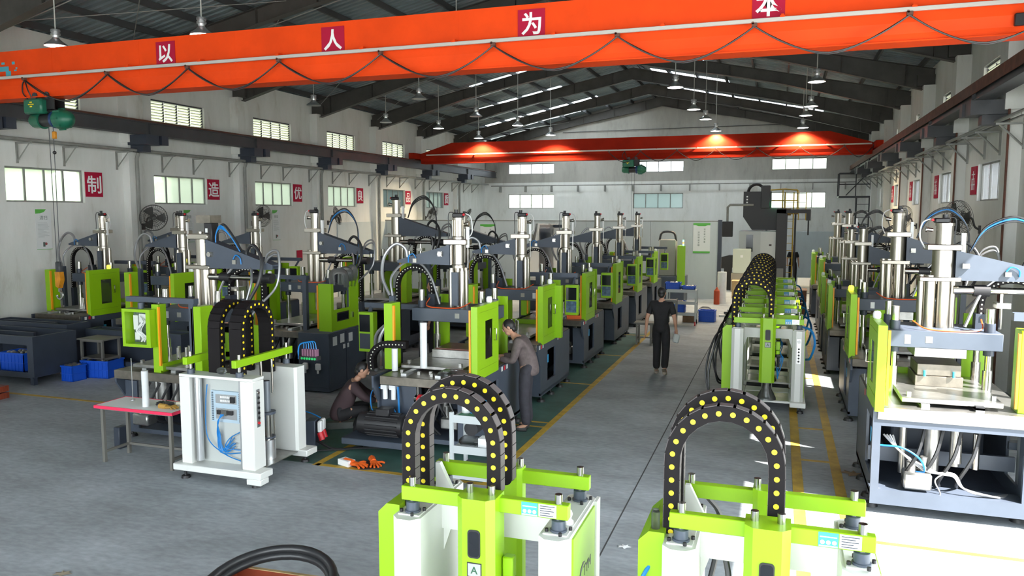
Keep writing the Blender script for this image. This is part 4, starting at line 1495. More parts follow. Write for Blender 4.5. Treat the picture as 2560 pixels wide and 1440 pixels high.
    if not far:
        B(MB().box(.10, .17, -.383, -.38, 1.70, 1.77), 'platen_plate', mat('dull_plate', (.35, .34, .30), .5), smooth=False)
        B(MB().box(.32, .38, -.383, -.38, 1.68, 1.78), 'platen_label', LABELW, smooth=False)
        hose('orange_cable', [(-.42 * mx, -.1, 1.95), (-.38 * mx, -.3, 1.86), (-.15 * mx, -.36, 1.84), (.15 * mx, -.34, 1.85), (.28 * mx, -.2, 1.92)], .008, mat('orange_cable', (.75, .10, .02), .4), e, 5)
    # ---- vertical injection ram
    if o['ram'] == 'slim':
        B(MB().cyl((0, 0, 1.83), (0, 0, 2.44), .062, 18), 'lower_ram', NICKEL)
        for k in range(4):
            a = PI / 4 + k * PI / 2
            x, y = .12 * math.cos(a), .10 * math.sin(a)
            B(MB().cyl((x, y, 1.83), (x, y, 2.36), .042, 14).cyl((x, y, 2.36), (x, y, 2.40), .03, 10), 'ram_column', NICKEL)
        B(MB().box(-.05, .05, -.15, -.11, 1.85, 2.34), 'ram_cover', NAVY, smooth=False)
        B(MB().lathe([(.10, 2.40), (.10, 2.44), (.085, 2.45), (.085, 2.80), (.095, 2.80), (.095, 2.82)], (0, 0, 0), 20), 'mid_ram', NICKEL)
        B(MB().cyl((-.115, -.02, 2.44), (-.115, -.02, 2.80), .035, 12), 'side_ram', NICKEL)
        B(MB().box(-.19, .17, -.12, .12, 2.74, 2.82, .008), 'ram_collar', NICKEL)
        B(MB().lathe([(.085, 2.82), (.085, 2.85), (.075, 2.86), (.075, 3.10), (.085, 3.10), (.085, 3.135)], (0, 0, 0), 20), 'upper_ram', NICKEL)
        B(MB().box(.15, .185, -.06, -.02, 2.70, 3.0), 'position_scale', SIGNW, smooth=False)
        B(MB().cyl((.168, -.04, 2.4), (.168, -.04, 2.7), .008, 8), 'scale_rod', CHROME)
        if not far:
            rb = MB()
            for k in range(10):
                a = k * PI / 5
                rb.cyl((.079 * math.cos(a), .079 * math.sin(a), 2.87), (.079 * math.cos(a), .079 * math.sin(a), 3.10), .009, 6)
            B(rb, 'cylinder_ribs', NICKEL)
    else:
        B(MB().cyl((-.05, 0, 1.83), (-.05, 0, 2.46), .075, 18).cyl((.09, .0, 1.83), (.09, .0, 2.46), .06, 16).cyl((-.14, .05, 1.83), (-.14, .05, 2.46), .045, 14).cyl((.17, .06, 1.83), (.17, .06, 2.46), .045, 14), 'lower_ram', NICKEL)
        B(MB().box(-.20, .22, -.12, .12, 2.38, 2.44, .008), 'lower_collar', NICKEL)
        B(MB().cyl((-.03, 0, 2.44), (-.03, 0, 2.86), .115, 22), 'mid_ram', NICKEL)
        B(MB().box(-.20, .16, -.13, .13, 2.82, 2.90, .008), 'ram_collar', NICKEL)
        B(MB().lathe([(.09, 2.90), (.09, 3.16), (.1, 3.16), (.1, 3.20)], (-.03, 0, 0), 22), 'upper_ram', NICKEL)
        B(MB().box(-.235, -.19, -.07, -.02, 2.78, 3.06), 'position_scale', SIGNW, smooth=False)
        B(MB().cyl((-.21, -.045, 2.45), (-.21, -.045, 2.78), .01, 8), 'scale_rod', CHROME)
    top = 3.135 if o['ram'] == 'slim' else 3.20
    B(MB().box(-.075, .085, -.06, .06, top, top + .07, .015).cyl((-.03, 0, top + .07), (-.03, 0, top + .12), .03, 10), 'top_motor', BLACK)
    B(MB().cyl((.085, -.02, top + .04), (.11, -.02, top + .05), .018, 10), 'red_plug', REDP)
    B(MB().cyl((.09, .03, top - .10), (.15, .02, top - .09), .028, 10).cyl((.15, .02, top - .09), (.165, .02, top - .09), .04, 10), 'pressure_gauge', CHROME)
    if not far:
        hose('sensor_cable', [(-.05 * mx, -.05, top + .08), (-.13 * mx, -.05, top + .05), (-.12 * mx, -.07, top - .2), (-.13 * mx, -.07, 2.83)], .007, RUBBER, e, 5)
        hose('white_cable', [(.12 * mx, 0, top + .06), (.2 * mx, 0, top), (.22 * mx, 0, top - .2), (.16 * mx, 0, 2.84)], .009, mat('white_cable', (.6, .6, .6), .4), e, 5)
    # ---- carrier arm
    if o['ram'] == 'slim':
        tri = [(-.10, 2.74), (-.10, 2.44), (-.95, 2.46), (-.95, 2.50)]
    else:
        tri = [(-.14, 2.82), (-.14, 2.40), (-1.28, 2.40), (-1.28, 2.47)]
    am = B(MB().prism(tri, 'y', -.10, -.08).prism(tri, 'y', .08, .10).prism([(tri[0][0], tri[0][1] - .02), (tri[0][0], tri[0][1]), (tri[3][0], tri[3][1]), (tri[3][0], tri[3][1] - .02)], 'y', -.08, .08), 'carrier_arm', NAVY, smooth=False)
    if not far:
        B(MB().box(-.27, -.20, -.14, -.10, 2.57, 2.64).cyl((-.235, -.16, 2.605), (-.235, -.12, 2.605), .035, 10), 'arm_valve', CHROME)
        B(MB().box(-.68, -.62, -.13, -.10, 2.47, 2.53), 'arm_fitting', CHROME)
        hose('blue_loop', [(-.76 * mx, -.11, 2.47), (-.75 * mx, -.12, 2.56), (-.68 * mx, -.12, 2.60), (-.63 * mx, -.12, 2.54)], .009, BLUEHOSE, e, 5)
    if o['inj']:
        B(MB().cyl((-.14, -.02, 2.27), (-.34, -.02, 2.27), .05, 14), 'injection_head', CHROME)
        B(MB().cyl((-.34, -.02, 2.27), (-.50, -.02, 2.27), .07, 16), 'injection_coupling', BLACK)
        B(MB().cyl((-.90, -.02, 2.27), (-1.22, -.02, 2.27), .075, 16), 'injection_motor', BLACK)
        B(MB().cyl((-.50, -.02, 2.27), (-.90, -.02, 2.27), .04, 14), 'injection_barrel', CHROME)
        B(MB().tube([(-.62, -.02, 2.27), (-.62, -.02, 1.84)], .02, 8).box(-.70, -.56, -.1, .06, 2.08, 2.14), 'barrel_stand', CHROME)
    # ---- cable chain and hoses on the arm side
    if o['chain']:
        chain(e, arch_path(-1.02, -.44, 1.35, 2.10, 1.95), .05, .05, .055, .08, False, PALEPIN, .0095, mx)
        B(MB().box(-1.06, -.98, .0, .10, .9, 1.45), 'chain_post', NAVYD, smooth=False)
        B(MB().box(-.48, -.38, -.02, .12, 1.83, 2.0), 'chain_foot', NAVYD, smooth=False)
    B(MB().box(-.98, -.90, -.32, -.24, .15, 1.98), 'cable_post', NAVY, smooth=False)
    B(MB().box(-.94, -.70, -.34, -.22, .55, .62), 'post_bracket', NAVY, smooth=False)
    hose('hydraulic_hose', [(-.80 * mx, -.05, 2.52), (-.84 * mx, -.06, 2.68), (-.98 * mx, -.10, 2.74), (-1.14 * mx, -.15, 2.55), (-1.14 * mx, -.22, 2.25), (-1.0 * mx, -.26, 1.98)], .026, BRAID if o['ram'] == 'slim' else RUBBER, e, 8)
    hose('hydraulic_hose', [(-.95 * mx, -.26, 1.95), (-1.0 * mx, -.2, 2.25), (-.85 * mx, -.05, 2.46), (-.62 * mx, -.03, 2.46), (-.42 * mx, -.05, 2.25), (-.26 * mx, -.1, 1.86)], .018, BRAID, e, 7)
    if o['ram'] != 'slim':
        for k in range(3):
            hose('overhead_hose', [(-.30 * mx, .02, 2.8), (-.45 * mx, .0, 3.10 + .03 * k), (-.75 * mx, -.02, 3.22 + .03 * k), (-1.0 * mx, -.05, 2.95), (-1.02 * mx, -.06 - .02 * k, 2.4), (-.98 * mx, -.25, 1.98)], .013, BLUEHOSE if k == 1 and not far else RUBBER, e, 6)
        for k in range(2):
            hose('hydraulic_hose', [(-1.1 * mx, -.05, 2.32), (-1.2 * mx, -.1, 2.55 + .06 * k), (-1.4 * mx, -.12, 2.6 + .05 * k), (-1.42 * mx, -.2, 2.2), (-1.15 * mx, -.25, 1.9), (-.98 * mx, -.27, 1.7)], .016, BRAID, e, 6)
    # ---- guards
    def guard(xa, xb, y0, y1, z0, z1, wy0, wy1, wz0, wz1, handle=True, fold=True):
        """box-shaped guard; its window looks along x"""
        sgn = 1 if xa + xb > 0 else -1
        g = MB()
        out = xb if sgn > 0 else xa
        inn = xa if sgn > 0 else xb
        th = .015 * sgn
        oa, ob = sorted((out - th, out))
        g.box(oa, ob, y0, wy0, z0, z1)
        g.box(oa, ob, wy1, y1, z0, z1)
        g.box(oa, ob, wy0, wy1, z0, wz0)
        g.box(oa, ob, wy0, wy1, wz1, z1)
        ia, ib = sorted((inn, out - th))
        g.box(ia, ib, y0, y0 + .012, z0, z1)
        g.box(ia, ib, y1 - .012, y1, z0, z1)
        g.box(ia, ib, y0 + .012, y1 - .012, z1 - .012, z1)
        gg = B(g, 'guard_door', GREEN, smooth=False)
        B(MB().box((oa + ob) / 2 - .003, (oa + ob) / 2 + .003, wy0, wy1, wz0, wz1), 'guard_pane', GUARDGLASS, gg, smooth=False)
        if handle and not far:
            hx = out + .02 * sgn
            B(MB().tube([(out, wy1 + .05, 1.44), (hx + .02 * sgn, wy1 + .05, 1.44), (hx + .02 * sgn, wy1 + .05, 1.60), (out, wy1 + .05, 1.60)], .008, 5), 'handle', CHROME, gg)
            for zz in (z0 + .13, z1 - .09):
                B(MB().box(min(out, out + .001 * sgn), max(out, out + .001 * sgn) + .0005, y0 + .08, y1 - .08, zz, zz + .005), 'fold_line', mat('dark_green', (.16, .28, .01), .5), gg, smooth=False)
        return gg
    if o['guardR']:
        guard(.645, .735, -1.12, -.30, .98, 1.97, -.82, -.54, 1.22, 1.75)
        B(MB().box(.612, .638, -1.12, -1.08, 1.04, 1.92), 'light_curtain', ORANGE, smooth=False)
        B(MB().lathe([(.0, 2.06), (.03, 2.055), (.042, 2.03), (.042, 1.985), (.03, 1.97)], (.69, -.55, 0), 14), 'siren', SIGNW if not o.get('beacon') else YELLED)
    if o['guardL']:
        B(MB().box(-.735, -.60, -.95, -.70, 1.02, 1.95, .006), 'side_guard', GREEN)
        B(MB().box(-.60, -.575, -.95, -.91, 1.06, 1.92), 'light_curtain', ORANGE, smooth=False)
    # rear guards
    rg = MB()
    for x0, x1 in ((-.62, -.36), (.34, .60)):
        rg.box(x0, x1, .46, .50, 1.02, o.get('rear_h', 1.95))
    rg.box(-.36, .34, .46, .50, 1.02, 1.18)
    B(rg, 'rear_guard', GREEN, smooth=False)
    # ---- operator panel
    if o['pendant'] == 'panel':
        B(MB().box(-.25, .92, .52, .60, 2.0, 2.08), 'panel_arm', NAVY, smooth=False)
        B(MB().cyl((.86, .40, 1.88), (.86, .56, 2.02), .025, 10), 'panel_stem', NAVY)
        pn = B(MB().box(.735, .98, .30, .42, 1.32, 1.88, .006), 'control_panel', GREEN)
        B(MB().box(.76, .955, .296, .30, 1.60, 1.83), 'screen', GLASSD, pn, smooth=False)
        B(MB().box(.76, .955, .296, .30, 1.37, 1.58), 'keypad', SCREEN, pn, smooth=False)
    elif o['pendant'] == 'front':
        yp = y0 + .14
        # post on the arm side, beam across the front, box hanging at the operator side
        B(MB().box(-.62, -.54, yp - .04, yp + .04, 1.02, 1.98), 'panel_post', NAVY, smooth=False)
        B(MB().box(-.64, .52, yp - .05, yp + .05, 1.98, 2.05), 'panel_arm', NAVY, smooth=False)
    # ---- motor set at the front foot
    if o['motor']:
        B(MB().box(-1.05, .0, -1.62, -1.22, .10, .19, .01), 'motor_rail', NAVY)
        mt = B(MB().cyl((-.78, -1.42, .37), (-.18, -1.42, .37), .155, 18).cyl((-.18, -1.42, .37), (-.10, -1.42, .37), .10, 14).cyl((-.84, -1.42, .37), (-.78, -1.42, .37), .15, 18), 'motor', BLACK)
        fn = MB()
        for k in range(16):
            a_ = R(-80 + k * 340 / 16)
            cy_, cz_ = -1.42 + .158 * math.cos(a_), .37 + .158 * math.sin(a_)
            fn.cyl((-.72, cy_, cz_), (-.24, cy_, cz_), .012, 5)
        B(fn, 'motor_fins', BLACK, mt, smooth=False)
        B(MB().box(-.58, -.38, -1.52, -1.34, .50, .60, .01), 'terminal_box', BLACK, mt)
        B(MB().box(-.72, -.10, -1.14, -1.08, .16, .88), 'front_plate', NAVY, smooth=False)
        f_ = MB()
        for x in (-.60, -.47):
            f_.box(x - .045, x + .045, -1.24, -1.14, .80, .86)
            f_.cyl((x, -1.19, .80), (x, -1.19, .66), .035, 12)
        B(f_, 'air_filters', SIGNW)
        B(MB().cyl((-.02, -1.30, .72), (.06, -1.34, .72), .07, 16), 'red_valve', REDP)
        B(MB().cyl((-.08, -1.28, .72), (-.02, -1.30, .72), .06, 12).cyl((-.06, -1.28, .6), (-.06, -1.28, .9), .025, 8), 'valve_body', CHROME)
        hose('blue_hose', [(-.40 * mx, -1.2, .84), (-.38 * mx, -1.22, .6), (-.40 * mx, -1.2, .4), (-.42 * mx, -1.3, .6 if far else .55)], .016, BLUEHOSE, e)
        hose('blue_hose', [(-.62 * mx, -1.2, .83), (-.80 * mx, -1.2, .75), (-.82 * mx, -1.18, .5), (-.70 * mx, -1.15, .38)], .009, BLUEHOSE, e, 5)
        for k in range(3):
            hose('black_cable', [((.05 + .04 * k) * mx, -1.15, .88), ((.1 + .05 * k) * mx, -1.2, .6), ((.02 + .05 * k) * mx, -1.2, .35), ((.08 + .05 * k) * mx, -1.1, .2)], .014, RUBBER, e, 5)
    return e

def place(m, x, y, label, group, rz=0.0, sc=1.0):
    m.location = (x, y, 0)
    m.rotation_euler = (0, 0, rz)
    m.scale = (sc, sc, sc)
    return tag(m, label, 'moulding machine', group)

GA = 'moulding machines lining the aisle on its open side'
# aisle row
m0 = machine(1, dict(motor=True, mold='red', pendant='none'))
place(m0, -4.46, 10.60, 'slate moulding machine behind the twin-arch feeder, worker in grey at its guard', GA)
# extras on the nearest one: wrapped rolls, side chain and plastic packet on its bed
MB().cyl((-.08, -1.05, 1.10), (-.08, -1.05, 1.72), .048, 18).build('wrapped_column', FOAM, m0)
MB().cyl((-.52, -1.05, 1.03), (-.52, -1.05, 1.34), .042, 16).build('wrapped_column', FOAM, m0)
MB().box(.22, .62, -1.30, -1.02, 1.03, 1.11, .03).build('plastic_packet', PLASTIC, m0)
chain(m0, [( -.92 + .0, 1.02), (-.93, 1.12)] + [(-.66 - .27 * math.cos(R(k * 7.5)), 1.14 + .24 * math.sin(R(k * 7.5))) for k in range(13)] + [(-.5, 1.385), (-.36, 1.385)], -.95, .05, .10, .10, False, PALEPIN, .009)
MB().tube([(-.88, -.35, 1.0), (-.97, -.4, 1.7)], .012, 6).build('silver_pipe', BRAID, m0)
hose('silver_hose', [(-.96, -.30, 1.65), (-1.1, -.4, 1.35), (-1.02, -.5, 1.1), (-.92, -.7, .98)], .03, BRAID, m0, 8)
hose('silver_hose', [(-.98, -.28, 1.6), (-1.18, -.35, 1.4), (-1.12, -.5, 1.12), (-.98, -.75, .95)], .026, BRAID, m0, 8)

MB().box(-1.95, -.50, .66, .74, 1.66, 1.74).build('panel_arm', NAVY, m0, smooth=False)
MB().cyl((-1.84, .62, 1.58), (-1.84, .70, 1.68), .035, 10).build('panel_stem', NAVY, m0)
pn0 = MB().box(-1.99, -1.72, .52, .66, .95, 1.60, .006).build('control_panel', GREEN, m0)
MB().box(-1.97, -1.78, .516, .52, 1.28, 1.56).build('screen', GLASSD, pn0, smooth=False)
MB().box(-1.97, -1.78, .516, .52, 1.0, 1.25).build('keypad', NAVYD, pn0, smooth=False)

mA = machine(1, dict(motor=False, mold='pins', pendant='panel'))
place(mA, -4.46, 13.62, 'second moulding machine of the aisle row, its guard door turned bright with a fold-out leaf', GA)
AI = [(16.72, 'third moulding machine of the aisle row with an orange and white carton on its bed'), (19.85, 'fourth moulding machine of the aisle row'), (22.9, 'fifth moulding machine of the aisle row'), (25.9, 'sixth moulding machine of the aisle row, close to the grey partition')]
mB = machine(1, dict(motor=False, mold='none', pendant='panel', far=True))
for i, (y, lab) in enumerate(AI):
    if i == 0:
        o = copy_tree(mA)
    else:
        o = mB if i == 1 else copy_tree(mB)
    place(o, -4.46, y, lab, GA)
MB().box(.735, .86, -.40, -.30, 1.0, 1.93).build('guard_leaf', GREEN, mA, smooth=False)

# second row, arms towards the aisle row
GB = 'moulding machines of the second row'
b0 = machine(-1, dict(ram='big', inj=True, pendant='front', motor=False, mold='pins', guardL=True, guardR=False, y0=-1.05, rear_h=1.5))
place(b0, -8.05, 9.42, 'moulding machine with an open lime wiring box, behind the pink-edged table', GB, 0, 1.0)
# open wiring box hanging from the beam (local x is world x here)
wb_ = empty('wiring_box', (-.20, -1.0, 0))
wb_.parent = b0
MB().box(-.24, .24, -.12, .06, 1.38, 1.42).box(-.24, .24, -.12, .06, 1.86, 1.90).box(-.24, -.19, -.12, .06, 1.42, 1.86).box(.17, .24, -.12, .06, 1.42, 1.86).build('box_frame', GREEN, wb_, smooth=False)
MB().box(-.19, .17, .04, .06, 1.42, 1.86).build('back_plate', mat('circuit_plate', (.13, .17, .15), .5, n=.6, ns=22), wb_, smooth=False)
MB().box(-.16, -.08, .0, .04, 1.60, 1.80).box(-.06, .08, .0, .04, 1.70, 1.82).box(-.14, -.06, .0, .04, 1.46, 1.56).build('circuit_boards', LABELW, wb_, smooth=False)
random.seed(4)
for k in range(6):
    hose('wire', [(-.02 + .02 * k, -.03, 1.80 - .02 * k), (.08 + random.uniform(-.04, .04), -.06, 1.72), (-.02 + random.uniform(-.06, .06), -.05, 1.6), (.06 + random.uniform(-.07, .05), -.05, 1.52), (.02 + random.uniform(-.04, .04), -.03, 1.44)], .007, LABELW, wb_, 5)
MB().cyl((0, -.02, 1.90), (0, -.02, 1.98), .04, 12).build('hanger', NAVY, wb_)
gf = MB().box(.10, .22, -1.0, -.86, 1.02, 1.96)
gf.box(.22, .26, -1.0, -.6, 1.05, 1.15)
gf.build('guard_frame', GREEN, b0, smooth=False, loc=(-.14, 0, 0))
MB().box(.085, .11, -1.03, -1.0, 1.12, 1.93).build('light_curtain', ORANGE, b0, smooth=False)
g2 = MB().box(.10, .75, .44, .50, 1.02, 1.14).box(.62, .75, .44, .50, 1.14, 1.58)
g2.build('guard_frame', GREEN, b0, smooth=False, loc=(-.4, 0, 0))

# this one carries a servo with a plate in place of the upper ram
for ch in list(b0.children):
    if ch.name.split('.')[0] in ('upper_ram', 'top_motor', 'red_plug', 'pressure_gauge', 'position_scale', 'scale_rod', 'white_cable', 'sensor_cable', 'overhead_hose'):
        bpy.data.objects.remove(ch)
MB().cyl((-.02, 0, 2.84), (-.02, 0, 2.93), .04, 14).build('ram_end', NICKEL, b0)
MB().cyl((.0, .02, 2.44), (.0, .02, 2.80), .10, 18).build('mid_sleeve', NICKEL, b0)
MB().box(.10, .24, -.08, .08, 2.76, 3.06, .01).build('servo_motor', BLACK, b0)
MB().box(.13, .17, -.082, -.08, 2.92, 2.98).build('servo_label', LABELW, b0, smooth=False)
MB().box(.02, .27, -.14, .10, 3.06, 3.17).build('servo_plate', BEDSTEEL, b0, smooth=False)
hose('servo_cable', [(.24, 0, 2.85), (.32, 0, 3.0), (.42, .0, 3.02), (.6, 0, 2.8), (.75, .0, 2.55)], .018, RUBBER, b0)
for k in range(3):
    hose('blue_hose', [(.28, -.05, 2.72 + .02 * k), (.30, -.06, 2.9), (.38, -.05, 2.98 + .02 * k), (.55, -.05, 2.86), (.74, -.04, 2.58)], .009, BLUEHOSE, b0, 5)

b1 = machine(-1, dict(ram='big', inj=True, pendant='front', motor=False, mold='none', guardL=False))
place(b1, -8.85, 13.6, 'moulding machine with the dark electrical cabinet before it', GB, 0, 1.0)
# wide guard with a cut-out standing over the cabinet
gd = empty('wide_guard', (1.32, -1.15, 0))
gd.parent = b1
MB().box(-.20, .06, -.50, -.47, 1.10, 1.95).box(.045, .06, -.47, .42, 1.10, 1.48).box(.045, .06, -.47, -.42, 1.48, 1.95).box(.045, .06, .12, .42, 1.48, 1.95).box(-.1, .06, .42, .44, 1.1, 1.98).build('guard_shell', GREEN, gd, smooth=False)
MB().box(.058, .064, -.32, .08, 1.26, 1.42).build('guard_window', BLACK, gd, smooth=False)
MB().box(.062, .067, -.29, .05, 1.28, 1.40).build('guard_pane', GLASSD, gd, smooth=False)
MB().box(.06, .085, .20, .22, 1.28, 1.38).build('handle', CHROME, gd, smooth=False)
MB().box(-.235, -.205, -.50, -.47, 1.14, 1.92).build('light_curtain', ORANGE, gd, smooth=False)
for k in range(3):
    hose('plastic_sleeve', [(-.1 + .05 * k, -.2 + .2 * k, 1.9), (-.12 + .04 * k, -.15 + .25 * k, 2.12 + .03 * k), (.0, .05 + .2 * k, 2.12), (.02, .1 + .1 * k, 1.85)], .055, BAGWHITE, gd, 8)
b2 = machine(-1, dict(ram='big', inj=True, pendant='none', motor=False, mold='none', far=True))
place(b2, -8.95, 17.3, 'tallest moulding machine of the second row, its ram reaching the window sills', GB, 0, 1.10)
b3 = copy_tree(b2)
place(b3, -8.6, 20.8, 'moulding machine hidden deep in the second row', GB, 0, .98)

# wall rows
GC = 'moulding machines near the windowed wall'
c1 = machine(1, dict(motor=True, mold='pins', pendant='panel', far=False, beacon=True))
place(c1, -14.75, 14.0, 'moulding machine by the white wall next to the yellow hook', GC)
c2 = copy_tree(c1)
place(c2, -14.75, 16.42, 'moulding machine by the wall under the second poster', GC)
c3 = copy_tree(mB)
place(c3, -12.4, 13.9, 'moulding machine just behind the tall bare ram of the open-box machine', GC)
c4 = copy_tree(mB)
place(c4, -12.3, 16.3, 'moulding machine in front of the second wall fan', GC)

# row on the other side of the aisle, mirrored
GD = 'moulding machines along the wall side of the aisle'
r1 = machine(-1, dict(ram='big', inj=True, pendant='none', motor=False, mold='block', guardR=True, guardL=True, chain=True, y0=-1.08, open_front=True))
place(r1, 1.74, 9.95, 'large sunlit moulding machine with open hollow base, first on the wall side', GD, 0, 1.0)
def zlift(z):
    return z * 1.15 if z < 1.1 else (1.265 + (z - 1.1) * (1.71 - 1.265) / .54 if z < 1.64 else (z + .07 if z < 2.3 else z + .07 - (z - 2.3) * .2))
def warp(ob):
    for ch in ob.children:
        if ch.type == 'MESH':
            if ch.name.startswith(('foot', 'clamp_block')):
                ch.location.z = zlift(ch.location.z)
            else:
                for v in ch.data.vertices:
                    v.co.z = zlift(v.co.z)
                ch.data.update()
        warp(ch)
warp(r1)
MB().box(.68, .76, -.95, -.87, 1.17, 2.12).box(.52, 1.35, -.96, -.86, 2.12, 2.20).build('panel_post', NAVY, r1, smooth=False)
MB().box(.76, 1.35, -1.06, -.40, .05, 1.16, .01).build('side_cabinet', mat('pale_slate', (.30, .33, .36), .45), r1)
MB().tube([(.80, -1.065, .55), (.80, -1.10, .55), (.80, -1.10, .65), (.80, -1.065, .65)], .012, 6).build('cabinet_handle', CHROME, r1)
for k in range(4):
    hose('grey_cable', [(-.62 + .03 * k, -.95, .85), (-.45, -.98, .68), (-.2 + .03 * k, -1.0, .5), (.05, -1.0, .5 - .01 * k), (.15, -1.02, .36), (.35 + .04 * k, -.98, .29), (.6, -.8, .27)], .010, BRAID, r1, 5)
hose('blue_hose', [(-.66, -1.0, .74), (-.45, -1.03, .74), (-.28, -1.03, .64), (-.22, -1.0, .50), (-.3, -.98, .48)], .010, BLUEHOSE, r1, 5)
hose('grey_cable', [(-.66, -1.02, .27), (-.4, -1.03, .255), (-.08, -1.03, .26), (-.12, -1.02, .42), (.0, -1.0, .52)], .008, BRAID, r1, 5)
MB().cyl((.12, -.75, .55), (.12, -.75, .9), .05, 14).cyl((.30, -.75, .50), (.30, -.75, .88), .035, 12).build('chrome_cylinders', CHROME, r1)
MB().box(-.28, -.22, -.9, -.1, 1.19, 1.23).box(.22, .30, -1.0, -.1, 1.19, 1.23).build('dark_rails', BLACK, r1, smooth=False)
r2 = machine(-1, dict(ram='big', inj=True, pendant='none', motor=False, mold='block', far=False, beacon=True))
place(r2, 1.80, 14.0, 'second wall-side moulding machine with an orange-yellow beacon on its guard', GD)
r3 = copy_tree(b2)
for k, (x, y, lab, s) in enumerate([(1.62, 17.6, 'third wall-side moulding machine, its ram shorter than its neighbours', .90), (1.62, 20.3, 'fourth wall-side moulding machine with a green beacon', .88), (1.78, 23.3, 'fifth wall-side moulding machine', 1.0), (1.72, 26.8, 'last wall-side moulding machine at the far end of the row', 1.0)]):
    o = r3 if k == 0 else copy_tree(b2)
    place(o, x, y, lab, GD, 0, s)
# ================================================================== loose things on the floor
# electrical cabinet
e = empty('electrical_cabinet', (-7.78, 12.42, 0), 0, 'dark slate electrical cabinet with white door labels beneath the wide lime guard', 'cabinet')
MB().box(-.32, .30, -.58, .58, .10, 1.08, .006).box(-.30, .28, -.54, .54, .02, .10).build('body', NAVY, e)
for y0 in (-.57, .01):
    d_ = MB().box(.30, .312, y0, y0 + .56, .14, 1.05).build('door', NAVY, e, smooth=False)
    MB().box(.312, .3135, y0 + (.12 if y0 < 0 else .08), y0 + (.26 if y0 < 0 else .22), .84, 1.0).build('label', LABELW, d_, smooth=False)
    MB().box(.312, .3135, y0 + (.46 if y0 < 0 else .03), y0 + (.54 if y0 < 0 else .09), .74, .82).build('small_label', LABELW, d_, smooth=False)
MB().box(.312, .3135, -.2, -.06, .86, 1.02).build('label', LABELW, e, smooth=False)
for x in (-.16, .10):
    MB().box(x - .05, x + .05, -.64, -.58, .42, .54, .015).cyl((x, -.62, .42), (x, -.62, .36), .02, 8).build('plug', SIGNW, e)

# unfinished slate base frames by the wall
def box_frame(loc, w, d, h, label, opening=True):
    e = empty('steel_base_frame', loc, 0, label, 'machine base', 'unfinished slate machine bases')
    t = .05
    b = MB()
    b.box(0, w, 0, t, h - .16, h).box(0, w, d - t, d, h - .16, h).box(0, t, t, d - t, h - .16, h).box(w - t, w, t, d - t, h - .16, h)
    b.build('top_frame', NAVYD, e, smooth=False)
    MB().box(w - t, w, 0, d, .16, h - .16).build('side_sheet', NAVYD, e, smooth=False)
    MB().box(0, t, 0, d, .16, h - .16).build('side_sheet', NAVYD, e, smooth=False)
    MB().box(t, w - t, .0, .03, .14, .24).box(t, t + .3, 0, .03, .24, h - .16).box(w - t - .1, w - t, 0, .03, .24, h - .16).build('front_sheet', NAVYD, e, smooth=False)
    MB().box(t, w - t, d - .03, d, .14, h - .16).build('rear_sheet', NAVYD, e, smooth=False)
    MB().box(t, w - t, .03, d - .03, .14, .17).build('floor_sheet', NAVY, e, smooth=False)
    MB().box(t, w * .7, d * .55, d * .55 + .06, h - .14, h - .02).build('inner_beam', NAVYD, e, smooth=False)
    for x in (.06, w - .14):
        for y in (.03, d - .11):
            MB().box(x, x + .08, y, y + .08, 0, .16).build('leg', NAVYD, e, smooth=False)
    return e
box_frame((-15.0, 10.62, 0), 2.0, .95, .92, 'hollow slate machine base with a blue crate inside')
box_frame((-15.6, 11.72, 0), 2.2, .55, .98, 'slate machine base behind the hollow one, against the white wall')
box_frame((-13.3, 12.06, 0), 2.4, .42, .86, 'long slate machine base behind the steel side table')

# blue crates
def crate(loc, rz, w, d, h, label, grp='blue plastic crates', full=True):
    e = empty('plastic_crate', loc, rz, label, 'crate', grp)
    t = .015
    MB().box(-w / 2, w / 2, -d / 2, d / 2, .0, .015).box(-w / 2, w / 2, -d / 2, -d / 2 + t, 0, h).box(-w / 2, w / 2, d / 2 - t, d / 2, 0, h).box(-w / 2, -w / 2 + t, -d / 2, d / 2, 0, h).box(w / 2 - t, w / 2, -d / 2, d / 2, 0, h).build('tub', BLUECRATE, e, smooth=False)
    r = MB()
    for z0, z1 in ((h - .03, h), (h * .45, h * .48)):
        r.box(-w / 2 - .012, w / 2 + .012, -d / 2 - .012, -d / 2, z0, z1).box(-w / 2 - .012, w / 2 + .012, d / 2, d / 2 + .012, z0, z1)
        r.box(-w / 2 - .012, -w / 2, -d / 2, d / 2, z0, z1).box(w / 2, w / 2 + .012, -d / 2, d / 2, z0, z1)
    for k in range(7):
        x = -w / 2 + w * (k + .5) / 7
        r.box(x - .006, x + .006, -d / 2 - .008, -d / 2, 0, h).box(x - .006, x + .006, d / 2, d / 2 + .008, 0, h)
    r.build('ribs', BLUECRATE, e, smooth=False)
    if full:
        b = MB()
        random.seed(int(abs(loc[0]) * 97))
        for k in range(7):
            b.ball((random.uniform(-w * .33, w * .33), random.uniform(-d * .3, d * .3), h - .02), .05, .06, .04, 7, 5)
        b.box(-w / 2 + t, w / 2 - t, -d / 2 + t, d / 2 - t, h - .10, h - .05)
        b.build('scrap_fill', STEEL, e)
    return e
crate((-13.9, 11.1, .17), 0, .62, .42, .36, 'blue crate inside the hollow slate base')
crate((-12.56, 11.75, 0), R(6), .62, .44, .34, 'blue crate of parts under the steel side table')
crate((-12.78, 11.28, 0), R(-4), .3, .3, .30, 'small blue crate beside the hollow slate base')
crate((-1.95, 23.65, 0), R(-4), .46, .36, .34, 'empty blue crate standing on the floor at the end of the aisle', full=False)
crate((-2.75, 22.75, .36), 0, .5, .36, .32, 'blue crate on the lower shelf of the parts trolley')
crate((-2.85, 22.75, 1.02), 0, .42, .32, .2, 'blue crate on top of the parts trolley')
